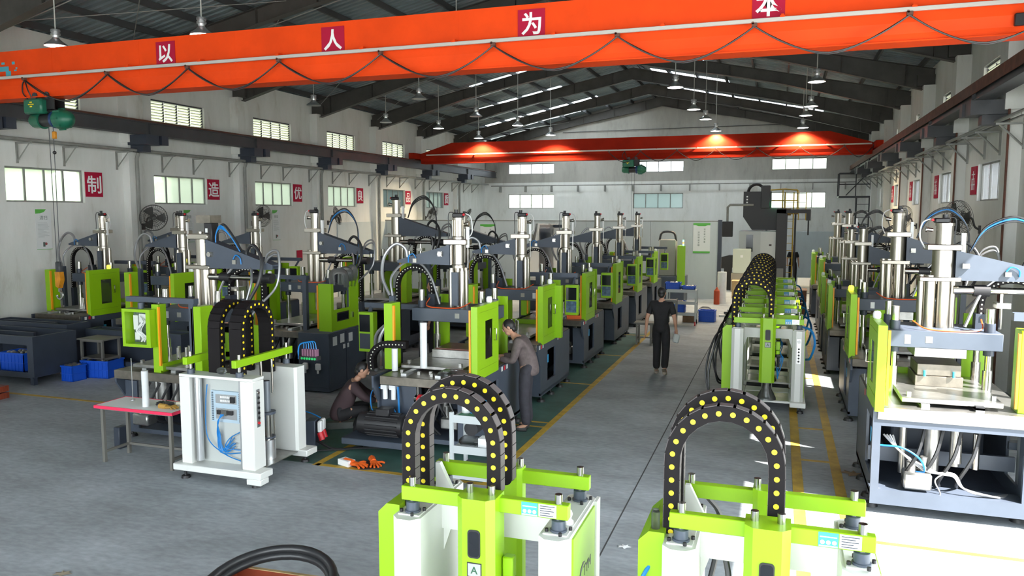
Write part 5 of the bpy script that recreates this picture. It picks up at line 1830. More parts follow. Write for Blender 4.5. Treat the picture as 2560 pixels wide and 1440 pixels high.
crate((-2.42, 22.85, 1.02), 0, .36, .3, .1, 'shallow blue tray on top of the parts trolley')

def table(loc, w, d, h, topm, legm, label, name='work_table', edge=None, shelf=False, cat='table', rz=0):
    e = empty(name, loc, rz, label, cat)
    MB().box(-w / 2, w / 2, -d / 2, d / 2, h - .025, h).build('table_top', topm, e, smooth=False)
    if edge:
        g = .012
        MB().box(-w / 2 - g, w / 2 + g, -d / 2 - g, -d / 2, h - .035, h + .003).box(-w / 2 - g, w / 2 + g, d / 2, d / 2 + g, h - .035, h + .003).box(-w / 2 - g, -w / 2, -d / 2, d / 2, h - .035, h + .003).box(w / 2, w / 2 + g, -d / 2, d / 2, h - .035, h + .003).build('edge_band', edge, e, smooth=False)
    for x in (-w / 2 + .07, w / 2 - .07):
        for y in (-d / 2 + .05, d / 2 - .05):
            MB().box(x - .02, x + .02, y - .02, y + .02, 0, h - .025).build('leg', legm, e, smooth=False)
    r = MB()
    z = .12 if not shelf else h * .45
    r.box(-w / 2 + .09, w / 2 - .09, d / 2 - .06, d / 2 - .04, z, z + .03)
    for x in (-w / 2 + .07, w / 2 - .07):
        r.box(x - .015, x + .015, -d / 2 + .05, d / 2 - .05, z, z + .03)
    r.box(-w / 2 + .07, w / 2 - .07, -d / 2 + .04, -d / 2 + .06, h - .06, h - .025)
    r.build('stretcher', legm, e, smooth=False)
    if shelf:
        MB().box(-w / 2 + .05, w / 2 - .05, -d / 2 + .03, d / 2 - .03, z + .03, z + .045).build('shelf', legm, e, smooth=False)
    return e
LEGG = mat('bare_leg_steel', (.20, .19, .17), .5, .4)
table((-7.62, 7.80, 0), 1.22, .50, .75, SIGNW, LEGG, 'white table with pink-red edge beside the open feeder', edge=PINKEDGE)
o = MB().cyl((0, 0, 0), (0, 0, .46), .042, 20).build('wrapped_roll', FOAM, None, loc=(-7.57, 7.72, .75))
tag(o, 'upright white foam-wrapped roll on the pink-edged table', 'roll')
o = MB().cyl((0, 0, 0), (.0, 0, .56), .005, 6).cyl((0, 0, 0), (0, 0, .012), .03, 10).build('thin_rod', ALU, None, loc=(-7.98, 7.92, .75))
tag(o, 'thin upright metal rod on the pink-edged table', 'rod')
def glove(loc, rz, m, label, sc=1.0):
    e = MB()
    e.ball((0, 0, .018), .055, .045, .018, 10, 6)
    for k, (a, L) in enumerate(((-28, .085), (-10, .10), (6, .105), (22, .09), (70, .07))):
        c, s_ = math.cos(R(a)), math.sin(R(a))
        e.tube([(.03 * c, .03 * s_, .018), ((.04 + L * .6) * c, (.04 + L * .6) * s_, .022), ((.04 + L) * c, (.04 + L) * s_, .012)], .011, 6)
    e.lathe([(.036, -.13), (.034, -.06), (.03, -.02)], (0, 0, .02), 8, 'x')
    o = e.build('work_glove', m, None, loc=loc, rot=(0, 0, rz))
    o.scale = (sc, sc, sc)
    return tag(o, label, 'glove')
glove((-7.38, 7.86, .752), R(160), BLACK, 'black glove lying on the pink-edged table', 1.1)
glove((-7.22, 7.72, .752), R(0), mat('glove_mustard', (.45, .25, .05), .7), 'mustard glove on the pink-edged table', 1.0)
glove((-7.12, 7.92, .752), R(20), mat('glove_pale', (.6, .55, .42), .7), 'pale glove on the pink-edged table', .9)
ORG = mat('glove_orange', (.78, .12, .01), .6)
glove((-5.0, 8.47, .014), R(-15), ORG, 'orange work glove by the little white carton on the green floor', 1.35)
glove((-4.80, 8.60, .014), R(-50), ORG, 'orange work glove lying on the black disc', 1.25)
o = MB().cyl((0, 0, 0), (0, 0, .012), .17, 20).build('black_disc', BLACK, None, loc=(-4.86, 8.56, 0.002))
tag(o, 'flat black rubber disc under the orange gloves', 'disc')
o = MB().box(-.10, .10, -.06, .06, 0, .07).box(-.095, .095, -.055, .055, .07, .072).build('small_carton', SIGNW, None, smooth=False, loc=(-5.14, 8.5, .002), rot=(0, 0, R(-20)))
tag(o, 'small open white carton beside the orange gloves', 'carton')
table((-12.62, 11.78, 0), .66, .5, .76, LEGG, LEGG, 'bare steel side table over the blue crate', 'steel_table', shelf=True)
table((-3.05, 19.0, 0), .48, .42, .55, LEGG, LEGG, 'small steel table ahead of the walking man', 'steel_table')
# wooden pallet boxes at the left edge
e = empty('wooden_box', (-12.96, 9.5, 0), 0, 'stacked wooden crate at the picture edge before the slate bases', 'crate')
MB().box(-.5, .35, -.2, .3, 0, .10).box(-.5, .35, -.2, .3, .12, .22).build('plank', WOOD, e, smooth=False)
MB().box(-.5, .33, -.15, -.1, .22, .52).box(-.5, .36, -.18, -.08, .50, .54).build('board', WOODL, e, smooth=False)

# crate with the hose coil in front
e = empty('plywood_crate', (-3.28, 4.20, 0), R(3), 'reddish plywood crate at the bottom edge holding the black hose coil', 'crate')
for x0, x1, y0, y1 in ((-.48, .50, .50, .52), (-.48, .50, -.5, -.48), (-.50, -.48, -.5, .52), (.50, .52, -.5, .52)):
    MB().box(x0, x1, y0, y1, 0, .55).build('board', WOOD, e, smooth=False)
MB().box(-.48, .50, .496, .524, .55, .556).box(-.504, -.476, -.5, .52, .55, .556).build('board_edge', WOODL, e, smooth=False)
MB().box(-.48, .5, -.48, .5, .0, .03).build('bottom', WOODL, e, smooth=False)
e = empty('hose_coil', (-3.30, 4.37, .50), 0, 'thick black hydraulic hose coiled in the plywood crate', 'hose')
for k in range(3):
    r = (.48, .445, .465)[k]
    pts = [(r * math.cos(a * PI / 18), r * .95 * math.sin(a * PI / 18), (.05, .06, .105, .03)[k] + .09 * max(0, math.sin(a * PI / 18))) for a in range(-4, 41)]
    MB().tube(pts, .031, 10).build('hose_turn', RUBBER, e)

# grey shelf trolley behind the twin-arch feeder
def trolley(loc, rz, w, d, h, m, label, levels):
    e = empty('shelf_trolley', loc, rz, label, 'trolley')
    for x in (-w / 2, w / 2):
        for y in (-d / 2, d / 2):
            MB().box(x - .02, x + .02, y - .02, y + .02, .12, h).build('upright', m, e, smooth=False)
            MB().cyl((x - .015, y, .055), (x + .015, y, .055), .055, 14).box(x - .02, x + .02, y - .015, y + .015, .07, .13).build('castor', REDP if x > 0 and y < 0 else RUBBER, e)
    for z in levels:
        MB().box(-w / 2, w / 2, -d / 2, d / 2, z - .03, z).build('shelf', m, e, smooth=False)
        MB().box(-w / 2, w / 2, -d / 2 - .01, -d / 2, z - .06, z + .03).build('shelf_lip', m, e, smooth=False)
    return e
TROL = mat('trolley_grey', (.50, .53, .54), .45)
trolley((-3.28, 8.32, 0), R(0), .46, .42, .92, TROL, 'grey three-shelf trolley seen through the twin chain arches', (.2, .5, .86))
o = MB().box(-.19, .19, -.16, .16, 0, .006).build('green_mat', mat('green_mat', (.04, .20, .10), .6), None, smooth=False, loc=(-3.28, 8.32, .86))
tag(o, 'green mat on the top of the grey trolley', 'mat')
o = MB().lathe([(.05, 0), (.055, .08), (.05, .10), (0, .10)], (0, 0, 0), 14).build('white_tub', SIGNW, None, loc=(-3.42, 8.34, .867))
tag(o, 'white tub on top of the grey trolley', 'tub')
e = empty('tubing_bundle', (-3.2, 8.3, .867), 0, 'tangle of bright blue tubing on the grey trolley', 'tubing')
random.seed(21)
for k in range(7):
    hose('tube', [(-.12, random.uniform(-.1, .1), .03), (random.uniform(-.08, 0), random.uniform(-.1, .1), .07), (random.uniform(.02, .1), random.uniform(-.1, .1), .05), (.15, random.uniform(-.1, .1), .02)], .012, BLUEHOSE, e, 5)
o = MB().box(-.12, .12, -.09, .09, 0, .09, .03).build('plastic_bag', PLASTIC, None, loc=(-3.36, 8.3, .50))
tag(o, 'clear bag of parts on the middle trolley shelf', 'bag')
o = MB().box(-.07, .07, -.07, .07, 0, .10).build('white_box', SIGNW, None, smooth=False, loc=(-3.16, 8.3, .50))
tag(o, 'small white box on the middle trolley shelf', 'box')
o = MB().cyl((0, -.1, .09), (0, .1, .09), .085, 16).build('cable_reel', BLACK, None, loc=(-3.34, 8.38, .60))
tag(o, 'black reel behind the bag on the trolley shelf', 'reel')
o = MB().box(-.15, .15, -.12, .12, 0, .08).build('slate_part', NAVY, None, smooth=False, loc=(-3.28, 8.3, .20))
tag(o, 'slate steel part on the lowest shelf of the grey trolley', 'part')

trolley((-2.6, 22.8, 0), 0, .80, .5, 1.0, TROL, 'tall parts trolley with blue crates beyond the walking man', (.34, .66, 1.0))
trolley((-2.75, 20.9, 0), R(4), .44, .5, .92, LEGG, 'bare steel trolley with a red castor beside the walking man', (.55, .9))
o = MB().box(-.17, .17, -.15, .15, 0, .26).box(-.15, .0, -.1508, -.15, .1, .2).build('cardboard_box', CARD, None, smooth=False, loc=(-2.45, 23.35, 0))
tag(o, 'brown cardboard box beside the empty blue crate', 'box')
o = MB().ball((0, 0, .16), .24, .2, .18, 9, 6).build('plastic_heap', PLASTIC, None, smooth=False, loc=(-2.1, 24.6, 0))
tag(o, 'heap of clear plastic sheeting behind the empty blue crate', 'plastic')
for k, (x, y, L, a, m, lab) in enumerate([(-1.35, 24.9, .7, 10, ALU, 'bright aluminium profile next to the empty blue crate'), (-1.2, 25.6, .8, -6, NAVYD, 'dark flat bar on the floor past the empty blue crate'), (-1.1, 26.4, .9, 4, ALU, 'long pale profile lying before the partition'), (-1.3, 25.2, .5, 20, BLACK, 'short black bar on the floor past the empty blue crate')]):
    o = MB().box(-L / 2, L / 2, -.05, .05, 0, .06, .005).build('metal_profile', m, None, smooth=False, loc=(x, y, .0), rot=(0, 0, R(a)))
    tag(o, lab, 'metal bar')

# plug post with cables
e = empty('socket_post', (-6.0, 9.05, 0), R(15), 'slate floor post carrying white and red power sockets', 'socket post')
MB().box(-.07, .07, -.10, .10, 0, .38, .008).build('post', NAVY, e)
for y, a in ((-.13, -25), (.13, 25)):
    for sg in (-1, 1):
        pass
for x, y in ((-.10, -.06), (.10, -.06), (.10, .06)):
    sg = 1 if x > 0 else -1
    MB().box(min(x, x + .06 * sg), max(x, x + .06 * sg), y - .05, y + .05, .22, .38, .015).build('socket', SIGNW, e)
    MB().cyl((x + .03 * sg, y - .02, .22), (x + .07 * sg, y - .04, .12), .042, 12).build('red_plug', REDP, e)
o = hose('floor_cable', [(-5.9, 9.0, .1), (-5.6, 8.95, .03), (-5.3, 9.1, .03), (-4.9, 9.25, .03), (-4.5, 9.2, .02)], .018, RUBBER)
tag(o, 'thick black power cable from the socket post', 'cable')
o = hose('floor_cable', [(-6.6, 8.9, .02), (-6.1, 8.75, .02), (-5.6, 8.95, .02), (-5.3, 9.2, .02)], .012, RUBBER)
tag(o, 'thin black cable across the floor beside the white feeder', 'cable')
o = hose('air_line', [(-6.6, 9.1, .3), (-6.4, 9.15, .45), (-6.1, 9.1, .46), (-5.9, 9.1, .4)], .009, BLUEHOSE)
tag(o, 'blue air line arching to the socket post', 'hose')
o = MB().cyl((0, 0, 0), (0, 0, .08), .045, 12).build('white_cup', SIGNW, None, loc=(-6.22, 8.98, 0))
tag(o, 'white plastic cup by the socket post', 'cup')
e = tag(MB().box(-.5, .5, -.06, .06, 0, .10, .005).build('steel_beam', mat('beam_grey', (.16, .17, .16), .6, n=.2), None, loc=(-6.25, 9.9, .0), rot=(0, 0, R(30))), 'grey steel channel lying on the floor by the crouching worker', 'beam')
o = MB().box(-.05, .05, -.08, .08, 0, .30, .01).build('dark_canister', NAVYD, None, loc=(-8.45, 8.15, 0))
tag(o, 'dark canister on the floor beside the pink-edged table', 'canister')

# leaf-like scraps
lf = mat('dry_leaf', (.30, .25, .18), .8)
def leaf(loc, rz, s, m, label, cat='leaf'):
    p = [(1, 0), (.5, .25), (.55, .6), (.1, .35), (-.3, .7), (-.3, .3), (-.9, .3), (-.6, 0), (-.9, -.35), (-.2, -.35), (.0, -.7), (.35, -.3)]
    vs = [(x * s, y * s, .004 + .02 * s * ((i * 37) % 5) / 1.2) for i, (x, y) in enumerate(p)]
    n = len(vs)
    b = MB().add(vs + [(0, 0, .006 + .05 * s)] + [(x, y, z - .003) for x, y, z in vs], [(i, (i + 1) % n, n) for i in range(n)] + [tuple(range(n + 1, 2 * n + 1))])
    o = b.build('dry_leaf' if cat == 'leaf' else 'paper_scrap', m, None, smooth=False, loc=loc, rot=(0, 0, rz))
    return tag(o, label, cat)
leaf((-5.95, 5.02, 0), R(20), .085, lf, 'dry curled leaf alone on the grey floor')
leaf((-1.32, 7.2, 0), R(10), .07, SIGNW, 'small white paper scrap by the floor joint', 'paper')
leaf((.95, 10.2, 0), R(-30), .16, mat('brown_paper', (.28, .19, .11), .8), 'crumpled brown paper beside the yellow lines', 'paper')

# carton on the third aisle machine
o = MB().box(-.16, .16, -.10, .10, 0, .07).build('carton', SIGNW, None, smooth=False, loc=(-3.98, 15.68, 1.02), rot=(0, 0, R(8)))
o.data.materials.append(mat('carton_orange', (.75, .12, .01), .5))
for pl in o.data.polygons:
    if pl.normal.y < -.5 or pl.normal.z > .5:
        pl.material_index = 1
tag(o, 'orange and white carton on a machine bed by the aisle', 'carton')

# ================================================================== far end
# machining centre
e = empty('machining_centre', (-.75, 34.3, 0), 0, 'tall grey and black machining centre in front of the gabled end wall', 'machine tool')
MB().box(-.85, .62, -.3, 1.2, .95, 2.46, .02).build('enclosure', GREYCAB, e)
MB().box(-1.0, .95, -.5, 1.6, 0, .95, .02).build('bed', mat('cnc_bed', (.13, .14, .14), .5), e)
MB().box(.62, 1.05, -.4, 1.2, .0, 3.2, .02).build('column', BLACK, e)
MB().prism([(-.72, 4.1), (-.72, 3.05), (-.35, 2.5), (1.0, 2.5), (1.0, 3.4), (.40, 3.4), (.40, 4.1)], 'y', .1, .9).build('spindle_head', BLACK, e, smooth=False)
MB().box(-.02, .35, .0, .5, 3.4, 4.35, .02).build('drive_cover', BLACK, e)
MB().box(.62, 1.95, .1, .3, 3.20, 3.36).box(1.78, 1.95, .1, .3, 2.9, 3.2).box(1.84, 1.90, .12, .2, 2.3, 2.9).build('pendant_boom', BLACK, e, smooth=False)
MB().tube([( -.55, .4, 3.9)] + [(-.22 - .33 * math.cos(R(k * 12)), .4, 4.05 + .36 * math.sin(R(k * 12))) for k in range(16)], .06, 8).build('cable_arch', BLACK, e)
MB().box(-.55, -.28, -.31, -.30, 1.6, 2.3).build('window', GLASSD, e, smooth=False)
MB().box(.02, .62, -.32, -.30, 1.35, 2.44).build('sliding_door', mat('cnc_door', (.50, .54, .55), .45), e, smooth=False)
MB().box(.36, .46, -.335, -.32, 1.85, 1.92).build('door_handle', BLACK, e, smooth=False)
MB().box(.02, .80, -.32, -.28, 1.05, 1.30).build('chip_slot', GLASSD, e, smooth=False)
MB().ball((.50, -.05, 3.5), .06, n=10, m=6).build('signal_lamp', GREENLED, e)
for k in range(4):
    MB().box(-.60, -.54, .08, .1, 3.5 + .12 * k, 3.56 + .12 * k).build('vent', SIGNW, e, smooth=False)
MB().tube([(-.30, .05, 3.55), (-1.25, .05, 3.55), (-1.35, .05, 3.45), (-1.35, .05, 2.8)], .05, 8).build('panel_pipe', PIPE, e)
MB().box(-1.55, -1.12, -.05, .2, 2.2, 2.85, .02).build('operator_panel', BLACK, e)
MB().prism([(-1.4, 0), (-1.4, .9), (-1.8, .9), (-1.8, 1.0), (-1.55, 1.35), (-1.2, 1.45), (-.9, 1.45), (-.9, 1.1), (-1.1, .9), (-1.1, 0)], 'y', -.6, -.1).build('chip_conveyor', BLACK, e, smooth=False)
# inspection gantry
e = empty('access_gantry', (.15, 36.2, 0), 0, 'yellow-railed access platform with ladder beside the machining centre', 'platform')
for (x0, z0, x1, z1) in ((-.75, 3.25, -.75, 4.2), (-.05, 3.25, -.05, 4.2), (.55, 3.25, .55, 4.2), (-.75, 4.2, .05, 4.25), (.0, 4.25, .55, 4.2), (-.75, 3.75, .55, 3.75)):
    MB().tube([(x0, 0, z0), (x1, 0, z1)], .03, 6).build('rail', YELRAIL, e)
MB().box(-.8, .6, -.1, .6, 3.15, 3.25).box(-.35, .3, -.12, -.1, 3.1, 3.4).build('platform_deck', mat('deck_brown', (.22, .12, .03), .6), e, smooth=False)
for x in (.05, .40):
    MB().tube([(x, -.2, 0), (x, -.2, 4.1)], .025, 6).build('ladder_stile', YELRAIL, e)
for k in range(12):
    MB().tube([(.05, -.2, .3 + .32 * k), (.40, -.2, .3 + .32 * k)], .012, 5).build('ladder_rung', YELRAIL, e)
for x in (.6, .9):
    MB().tube([(x, -.2, 2.9), (x, -.2, 4.1)], .02, 5).build('cage_bar', YELRAIL, e)
for k in range(4):
    MB().tube([(.05, -.2, 2.95 + .36 * k), (.9, -.2, 2.95 + .36 * k)], .012, 5).build('cage_hoop', FANM, e)
for x in (-.7, .5):
    MB().box(x - .04, x + .04, .45, .53, 0, 3.15).build('gantry_post', RAILM, e, smooth=False)
# stair tower
e = empty('stair_tower', (3.1, 39.0, 0), 0, 'dark steel ladder platform in the far corner under the runway beam', 'platform')
MB().box(-.6, .75, -.4, .4, 3.9, 3.98).build('deck', RAILM, e, smooth=False)
for (a, b) in (((-.6, -.4, 3.98), (-.6, -.4, 5.0)), ((.75, -.4, 3.98), (.75, -.4, 5.0)), ((.1, -.4, 3.98), (.1, -.4, 5.0)), ((-.6, -.4, 5.0), (.75, -.4, 5.0)), ((-.6, -.4, 4.5), (.75, -.4, 4.5)), ((-.3, -.4, 4.0), (.5, -.4, 4.9)), ((-.6, .4, 3.98), (-.6, .4, 5.0)), ((-.6, .4, 5.0), (.75, .4, 5.0))):
    MB().tube([a, b], .025, 5).build('rail', RAILM, e)
for x in (.15, .7):
    MB().tube([(x, -.3, 0), (x, -.3, 3.9)], .04, 6).build('ladder_stile', RAILM, e)
for k in range(12):
    MB().tube([(.15, -.3, .3 + .3 * k), (.7, -.3, .3 + .3 * k)], .015, 5).build('ladder_rung', RAILM, e)
MB().tube([(.15, -.3, 2.9), (.72, -.3, 2.0)], .05, 5).build('diagonal_brace', RAILM, e)

o = MB().cyl((0, 0, .0), (0, 0, 1.12), .16, 20).build('foam_roll', FOAM, None, loc=(-1.88, 28.6, 0))
tag(o, 'tall standing roll of white foam by the dark partition post', 'roll')
o = MB().cyl((0, 0, 0), (0, 0, .48), .10, 14).lathe([(.1, .48), (.04, .55), (.03, .6), (0, .6)], (0, 0, 0), 14).build('gas_bottle', mat('bottle_orange', (.45, .06, .015), .5), None, loc=(-2.02, 28.2, 0))
tag(o, 'small orange cylinder in front of the foam roll', 'cylinder')
e = empty('cream_cabinet', (-1.42, 33.3, 0), 0, 'pale cream cabinet in front of the machining centre', 'cabinet')
MB().box(-.35, .35, -.25, .25, .75, 1.75, .02).build('body', CREAM, e)
MB().box(-.4, .4, -.3, .3, 0, .75, .01).build('plinth', mat('cab_plinth', (.28, .25, .2), .6), e)
MB().box(-.05, .05, -.255, -.25, 1.4, 1.5).build('badge', LABELW, e, smooth=False)
def wood_crate(loc, w, d, h, m, label):
    e = empty('wooden_crate', loc, 0, label, 'crate')
    n = 4
    for k in range(n):
        z = h * k / n
        MB().box(-w / 2, w / 2, -d / 2, -d / 2 + .02, z + .006, z + h / n - .006).build('slat', m, e, smooth=False)
        MB().box(w / 2 - .02, w / 2, -d / 2 + .02, d / 2, z + .006, z + h / n - .006).build('slat', m, e, smooth=False)
        MB().box(-w / 2, -w / 2 + .02, -d / 2 + .02, d / 2, z + .006, z + h / n - .006).build('slat', m, e, smooth=False)
    for x in (-w / 2 + .03, w / 2 - .09):
        MB().box(x, x + .06, -d / 2 - .015, -d / 2, 0, h).build('batten', m, e, smooth=False)
    MB().box(-w / 2 - .02, w / 2 + .02, -d / 2 - .02, d / 2, h, h + .02).build('lid', m, e, smooth=False)
    return e
wood_crate((-1.15, 30.6, 0), .95, .6, .65, WOODL, 'pale wooden crate below the cream cabinet')
wood_crate((.45, 26.6, 0), .85, .8, .75, mat('brown_wood', (.13, .055, .03), .6, n=.3), 'dark brown wooden crate behind the row of lime feeders')
o = MB().box(-1.3, 1.3, -.5, .5, 0, .3, .02).build('machine_table', mat('table_grey', (.35, .36, .35), .5), None, loc=(1.68, 33.6, 0))
tag(o, 'low grey machine table before the far standing man', 'machine part')
o = MB().box(-.25, .25, -.15, .15, 0, .30).build('white_carton', SIGNW, None, smooth=False, loc=(1.0, 33.5, .30))
tag(o, 'bright white carton on the low machine table', 'carton')
e = empty('cabinet_row', (1.6, 41.2, 0), 0, 'pale grey locker against the gabled end wall', 'cabinet')
MB().box(-.9, .9, -.3, .3, 0, 2.3, .01).build('body', PARTM, e)
MB().box(-.9, -.02, -.312, -.3, .1, 2.2).build('door', PARTM, e, smooth=False)
MB().box(.02, .9, -.312, -.3, .1, 2.2).build('door', PARTM, e, smooth=False)
# tall lime guard and its machine by the partition
e = empty('guard_tower', (-3.6, 28.3, 0), 0, 'tall lime guard enclosure with a slim signal stack at the end of the aisle row', 'machine')
MB().box(-.9, .45, -.2, .9, 0, .95, .01).build('base', NAVY, e)
MB().box(.2, .32, -.25, .5, .6, 2.05).box(.32, .48, -.25, -.22, .6, 2.05).build('lime_guard', GREEN, e, smooth=False)
MB().box(-.5, .1, .1, .6, .95, 2.25, .02).build('cabinet', mat('warm_grey', (.33, .32, .29), .5), e)
MB().cyl((.40, -.2, 2.05), (.40, -.2, 2.12), .025, 8).cyl((.40, -.2, 2.19), (.40, -.2, 2.26), .025, 8).build('stack_light', GREENLED, e)
MB().cyl((.40, -.2, 2.12), (.40, -.2, 2.19), .025, 8).build('red_light', REDLED, e)
hose('black_hose', [(-.5, .2, 2.2), (-.4, .2, 2.5), (.0, .2, 2.5), (.1, .2, 2.2)], .04, BLACK, e)
# plastic drape over a machine behind the aisle row
b = MB()
random.seed(2)
vs = []
for j in range(7):
    for i in range(13):
        a = 2 * PI * i / 12
        r = .35 + .09 * j + .05 * random.uniform(-1, 1) + .05 * math.sin(a * 5)
        vs.append((r * math.cos(a), r * .7 * math.sin(a), 2.85 - .28 * j))
fs = [(j * 13 + i, j * 13 + i + 1, (j + 1) * 13 + i + 1, (j + 1) * 13 + i) for j in range(6) for i in range(12)]
b.add(vs, fs)
o = b.build('plastic_drape', PLASTIC, None, loc=(-7.4, 25.2, 0))
tag(o, 'clear plastic sheet draped over machinery before the partition', 'plastic sheet')
e = empty('covered_machine', (-7.4, 25.2, 0), 0, 'slate machine standing under the clear plastic drape', 'machine')
MB().box(-.7, .7, -.7, .7, 0, 1.0, .01).build('base', NAVY, e)
MB().box(-.2, .2, -.2, .2, 1.0, 2.7, .02).build('column', NAVY, e)
MB().box(-.2, .8, -.1, .1, 2.72, 2.82).build('arm', NAVYD, e, smooth=False)
# ================================================================== people
def skin_mesh(name, joints, edges, radii, root, m, sub=2):
    names = list(joints)
    ix = {n: i for i, n in enumerate(names)}
    me = bpy.data.meshes.new(name)
    me.from_pydata([joints[n] for n in names], [(ix[a], ix[b]) for a, b in edges], [])
    ob = bpy.data.objects.new(name, me)
    COL.objects.link(ob)
    md = ob.modifiers.new('skin', 'SKIN')
    md.use_smooth_shade = True
    for n in names:
        r = radii[n]
        sv = me.skin_vertices[0].data[ix[n]]
        sv.radius = r if isinstance(r, tuple) else (r, r)
        sv.use_root = (n == root)
    sb = ob.modifiers.new('sub', 'SUBSURF')
    sb.levels = sb.render_levels = sub
    dg = bpy.context.evaluated_depsgraph_get()
    out = bpy.data.meshes.new_from_object(ob.evaluated_get(dg))
    bpy.data.objects.remove(ob)
    out.materials.clear()
    out.materials.append(m)
    out.name = name
    out.shade_smooth()
    return out

def add_mesh_obj(name, me, parent):
    o = bpy.data.objects.new(name, me)
    COL.objects.link(o)
    o.parent = parent
    return o

BASE = dict(pelvis=(0, 0, .95), spine=(0, .01, 1.12), chest=(0, .01, 1.30), neck=(0, .01, 1.46), head=(0, -.005, 1.56))
def person(loc, rz, label, J, top=CLOTHK, legs=CLOTHK, shoes=SHOE, sleeve='short', hat=False, lean=0.0, head_yaw=0.0, head_pitch=0.0, group=None):
    """J: overrides of joint positions (local frame, faces -y)"""
    P = dict(BASE)
    for s, n in ((1, 'l'), (-1, 'r')):
        P['sh_' + n] = (s * .165, .01, 1.40)
        P['el_' + n] = (s * .235, .03, 1.13)
        P['wr_' + n] = (s * .245, -.03, .89)
        P['hip_' + n] = (s * .09, 0, .90)
        P['kn_' + n] = (s * .10, -.015, .50)
        P['an_' + n] = (s * .10, .02, .09)
        P['toe_' + n] = (s * .115, -.13, .035)
    P.update(J)
    rad = dict(pelvis=.125, spine=.115, chest=.125, neck=.055, head=.05)
    for n in 'lr':
        rad.update({'sh_' + n: .062, 'el_' + n: .040, 'wr_' + n: .026, 'hip_' + n: .088, 'kn_' + n: .056, 'an_' + n: .038, 'toe_' + n: .032})
    E_ = [('pelvis', 'spine'), ('spine', 'chest'), ('chest', 'neck'), ('neck', 'head')]
    for n in 'lr':
        E_ += [('chest', 'sh_' + n), ('sh_' + n, 'el_' + n), ('el_' + n, 'wr_' + n), ('pelvis', 'hip_' + n), ('hip_' + n, 'kn_' + n), ('kn_' + n, 'an_' + n), ('an_' + n, 'toe_' + n)]
    root = empty('person', loc, rz, label, 'person', group)
    # hands
    JJ, RR, EE = dict(P), dict(rad), list(E_)
    for s, n in ((1, 'l'), (-1, 'r')):
        w, el = Vector(P['wr_' + n]), Vector(P['el_' + n])
        d = (w - el).normalized()
        side = Vector((0, -1, 0))
        side = (side - d * side.dot(d))
        side = side.normalized() if side.length > .1 else Vector((s, 0, 0))
        nrm = d.cross(side)
        palm = w + d * .065
        JJ['palm_' + n] = tuple(palm)
        RR['palm_' + n] = (.032, .018)
        EE.append(('wr_' + n, 'palm_' + n))
        for k, (off, L) in enumerate(((.027, .065), (.010, .078), (-.008, .074), (-.025, .058))):
            a = palm + side * off + d * .030
            b = a + d * L * .55 - nrm * .006 * s
            c = b + d * L * .45 - nrm * .022 * s
            for q, p_, r_ in (('a', a, .0105), ('b', b, .0095), ('c', c, .008)):
                JJ['f%s%d%s' % (n, k, q)] = tuple(p_)
                RR['f%s%d%s' % (n, k, q)] = r_
            EE += [('palm_' + n, 'f%s%da' % (n, k)), ('f%s%da' % (n, k), 'f%s%db' % (n, k)), ('f%s%db' % (n, k), 'f%s%dc' % (n, k))]
        a = w + d * .030 + side * .032
        b = a + side * .022 + d * .030
        for q, p_, r_ in (('a', a, .012), ('b', b, .009)):
            JJ['t%s%s' % (n, q)] = tuple(p_)
            RR['t%s%s' % (n, q)] = r_
        EE += [('wr_' + n, 't%sa' % n), ('t%sa' % n, 't%sb' % n)]
    body = skin_mesh('body', JJ, EE, RR, 'pelvis', SKIN)
    # head joined into the body mesh
    h = Vector(P['head'])
    hm = MB()
    hm.ball((0, 0, .075), .073, .090, .112, 18, 12)
    hm.ball((0, -.035, .015), .055, .055, .055, 12, 8)
    hm.prism([(-.012, .045), (.012, .045), (.006, .09), (-.006, .09)], 'y', -.105, -.08)
    hm.ball((.074, .01, .07), .012, .022, .032, 8, 6)
    hm.ball((-.074, .01, .07), .012, .022, .032, 8, 6)
    rot = Matrix.Rotation(head_yaw, 4, 'Z') @ Matrix.Rotation(head_pitch, 4, 'X')
    T = Matrix.Translation(h) @ rot
    head_me = hm.mesh('head', SKIN)
    head_me.transform(T)
    bm = bmesh.new()
    bm.from_mesh(body)
    bm.from_mesh(head_me)
    bm.to_mesh(body)
    bm.free()
    body.shade_smooth()
    add_mesh_obj('body', body, root)
    hr = MB()
    hr.ball((0, .018, .095), .080, .090, .100, 18, 12)
    hr.ball((0, .055, .035), .062, .045, .062, 12, 8)
    hm2 = hr.mesh('hair', HAIR)
    hm2.transform(T)
    add_mesh_obj('hair', hm2, root)
    fk = mat('face_dark', (.10, .05, .04), .6)
    feats = [('mouth', MB().box(-.02, .02, -.092, -.08, .022, .027))]
    for x in (-.028, .028):
        feats += [('eye', MB().ball((x, -.082, .082), .013, .008, .007, 8, 5)), ('eyebrow', MB().box(x - .018, x + .018, -.092, -.08, .10, .106))]
    for fname, f in feats:
        fm_ = f.mesh(fname, fk)
        fm_.transform(T)
        add_mesh_obj(fname, fm_, root)
    if hat:
        c = MB().lathe([(.088, .12), (.09, .15), (.075, .19), (.03, .205), (0, .207)], (0, .01, 0), 16).prism([(-.07, -.16), (.07, -.16), (.085, -.03), (-.085, -.03)], 'z', .118, .126)
        cm = c.mesh('cap', mat('cap_grey', (.10, .11, .11), .7))
        cm.transform(T)
        add_mesh_obj('cap', cm, root)
    # shirt
    def mixp(a, b, t):
        return tuple(Vector(P[a]).lerp(Vector(P[b]), t))
    S = {k: P[k] for k in ('spine', 'chest')}
    S['pelvis'] = P['pelvis']
    S['hem'] = tuple(Vector(P['pelvis']) + (Vector(P['pelvis']) - Vector(P['spine']))*0 + Vector((0, 0, -.13)))
    S['collar'] = mixp('chest', 'neck', .78)
    SR = dict(hem=.165, pelvis=.158, spine=.15, chest=.155, collar=.075)
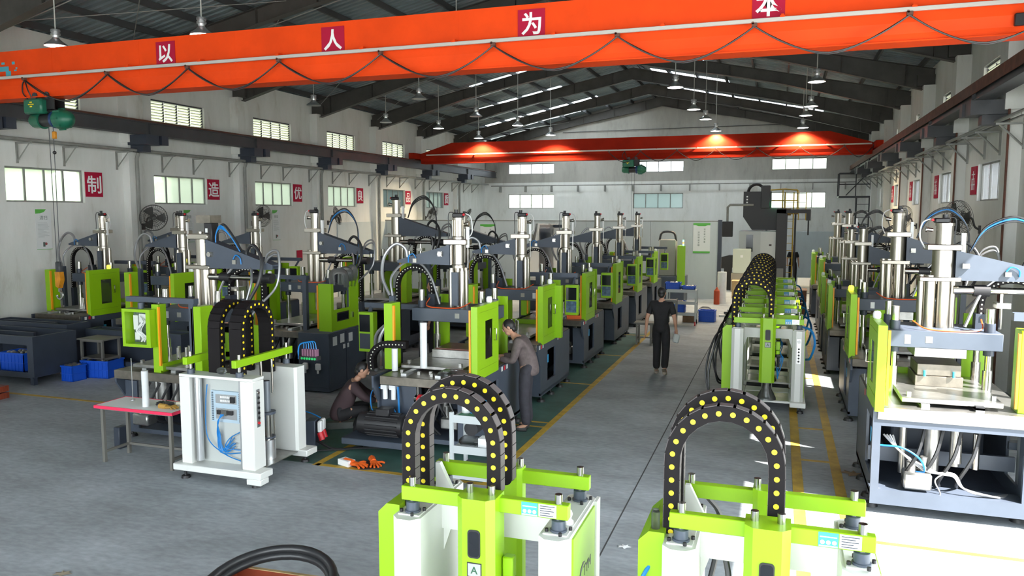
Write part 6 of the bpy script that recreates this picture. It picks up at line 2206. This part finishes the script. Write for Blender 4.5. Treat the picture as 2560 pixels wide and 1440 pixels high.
    SE = [('hem', 'pelvis'), ('pelvis', 'spine'), ('spine', 'chest'), ('chest', 'collar')]
    for n in 'lr':
        S['sh_' + n] = P['sh_' + n]
        SR['sh_' + n] = .080
        SE.append(('chest', 'sh_' + n))
        if sleeve == 'short':
            S['sl_' + n] = mixp('sh_' + n, 'el_' + n, .78)
            SR['sl_' + n] = .064
            SE.append(('sh_' + n, 'sl_' + n))
        else:
            S['el_' + n] = P['el_' + n]
            SR['el_' + n] = .060
            S['cf_' + n] = mixp('el_' + n, 'wr_' + n, .85)
            SR['cf_' + n] = .045
            SE += [('sh_' + n, 'el_' + n), ('el_' + n, 'cf_' + n)]
    add_mesh_obj('shirt', skin_mesh('shirt', S, SE, SR, 'chest', top), root)
    T_ = {'pelvis': P['pelvis'], 'waist': mixp('pelvis', 'spine', .75)}
    TR = dict(pelvis=.14, waist=.13)
    TE = [('waist', 'pelvis')]
    for n in 'lr':
        T_['hip_' + n] = P['hip_' + n]
        T_['kn_' + n] = P['kn_' + n]
        T_['cu_' + n] = mixp('kn_' + n, 'an_' + n, 1.02)
        TR['hip_' + n] = .105
        TR['kn_' + n] = .085
        TR['cu_' + n] = .075
        TE += [('pelvis', 'hip_' + n), ('hip_' + n, 'kn_' + n), ('kn_' + n, 'cu_' + n)]
    add_mesh_obj('trousers', skin_mesh('trousers', T_, TE, TR, 'pelvis', legs), root)
    for n in 'lr':
        an, toe = Vector(P['an_' + n]), Vector(P['toe_' + n])
        d = (toe - an)
        heel = an - Vector((d.x, d.y, 0)).normalized() * .045
        heel.z = toe.z + (an.z - .09) * .8
        SJ = {'an': tuple(an), 'heel': tuple(heel), 'mid': tuple(heel.lerp(toe, .55)), 'toe': tuple(toe)}
        add_mesh_obj('shoe', skin_mesh('shoe', SJ, [('an', 'heel'), ('heel', 'mid'), ('mid', 'toe')], {'an': .045, 'heel': .042, 'mid': .045, 'toe': .038}, 'heel', shoes), root)
    return root

# the walking man, seen from behind
w = person((-2.16, 15.48, 0), R(176), 'man in black walking away down the aisle, seen from behind', {
    'hip_l': (.09, 0, .90), 'kn_l': (.10, -.10, .50), 'an_l': (.09, -.02, .09), 'toe_l': (.10, -.17, .035),
    'kn_r': (-.10, .02, .50), 'an_r': (-.11, .17, .15), 'toe_r': (-.12, .04, .03),
    'sh_l': (.19, .01, 1.41), 'sh_r': (-.19, .01, 1.41),
    'el_l': (.275, .05, 1.13), 'wr_l': (.30, .03, .87), 'el_r': (-.27, .04, 1.13), 'wr_r': (-.29, -.04, .87)}, CLOTHK, CLOTHK, SHOE)
o = MB().box(-.06, .06, -.03, .03, -.09, .09, .02).build('rag', mat('rag_grey', (.5, .52, .5), .8), None, loc=(-1.86, 15.46, .74), rot=(0, R(12), R(10)))
tag(o, 'pale rag in the hand of the walking man', 'rag')

# worker in the grey jacket, leaning on the bed beside the guard
person((-3.47, 10.80, 0), R(-82), 'worker in a grey-brown jacket bending over the machine bed beside the lime guard', {
    'pelvis': (0, .05, .93), 'spine': (0, .02, 1.10), 'chest': (0, -.08, 1.26), 'neck': (0, -.17, 1.39), 'head': (0, -.23, 1.46),
    'sh_l': (.165, -.09, 1.34), 'sh_r': (-.165, -.09, 1.34), 'el_l': (.22, -.16, 1.06), 'wr_l': (.12, -.40, 1.08), 'el_r': (-.22, -.16, 1.06), 'wr_r': (-.10, -.42, 1.08)},
    CLOTHG, CLOTHP, SHOEK, 'long', head_pitch=R(28))
# crouching worker
person((-5.74, 9.56, 0), R(120), 'worker in dark clothes crouching in the shade beside the twin-arch machine', {
    'pelvis': (0, .12, .38), 'spine': (0, .04, .54), 'chest': (0, -.06, .70), 'neck': (0, -.13, .83), 'head': (0, -.18, .91),
    'sh_l': (.16, -.08, .78), 'sh_r': (-.16, -.08, .78), 'el_l': (.22, -.24, .62), 'wr_l': (.14, -.42, .55), 'el_r': (-.22, -.24, .62), 'wr_r': (-.14, -.42, .55),
    'hip_l': (.10, .08, .36), 'kn_l': (.15, -.28, .46), 'an_l': (.13, -.10, .09), 'toe_l': (.14, -.25, .035),
    'hip_r': (-.10, .08, .36), 'kn_r': (-.15, -.28, .46), 'an_r': (-.13, -.10, .09), 'toe_r': (-.14, -.25, .035)},
    mat('maroon_cloth', (.05, .028, .032), .85), CLOTHK, mat('rust_shoe', (.16, .04, .02), .7), 'long', head_pitch=R(25))
# man with a cap between the rows
person((-9.44, 11.95, 0), R(30), 'man in a cap looking down between the second-row machines', {
    'el_l': (.24, -.08, 1.14), 'wr_l': (.14, -.30, 1.05), 'el_r': (-.24, -.08, 1.14), 'wr_r': (-.14, -.30, 1.05)}, CLOTHK, CLOTHK, SHOEK, 'short', hat=True, head_pitch=R(18))
person((-7.0, 15.2, 0), R(-75), 'dark-haired man in navy standing behind the aisle row, face turned to the windows', {}, mat('navy_cloth', (.02, .022, .04), .85), CLOTHK, SHOEK, 'short', head_pitch=R(10))
person((-8.7, 10.55, 0), R(0), 'man in dark clothes reaching down behind the open-box machine', {
    'chest': (0, -.08, 1.26), 'neck': (0, -.17, 1.39), 'head': (0, -.22, 1.47), 'sh_l': (.17, -.08, 1.34), 'sh_r': (-.17, -.08, 1.34),
    'el_l': (.24, -.12, 1.10), 'wr_l': (.20, -.22, .92), 'el_r': (-.24, -.12, 1.10), 'wr_r': (-.20, -.22, .92)}, CLOTHK, CLOTHK, SHOEK, 'short', head_pitch=R(30))
person((.62, 37.5, 0), R(8), 'distant man in dark clothes standing by the machining centre', {}, CLOTHK, CLOTHK, SHOEK, 'short')
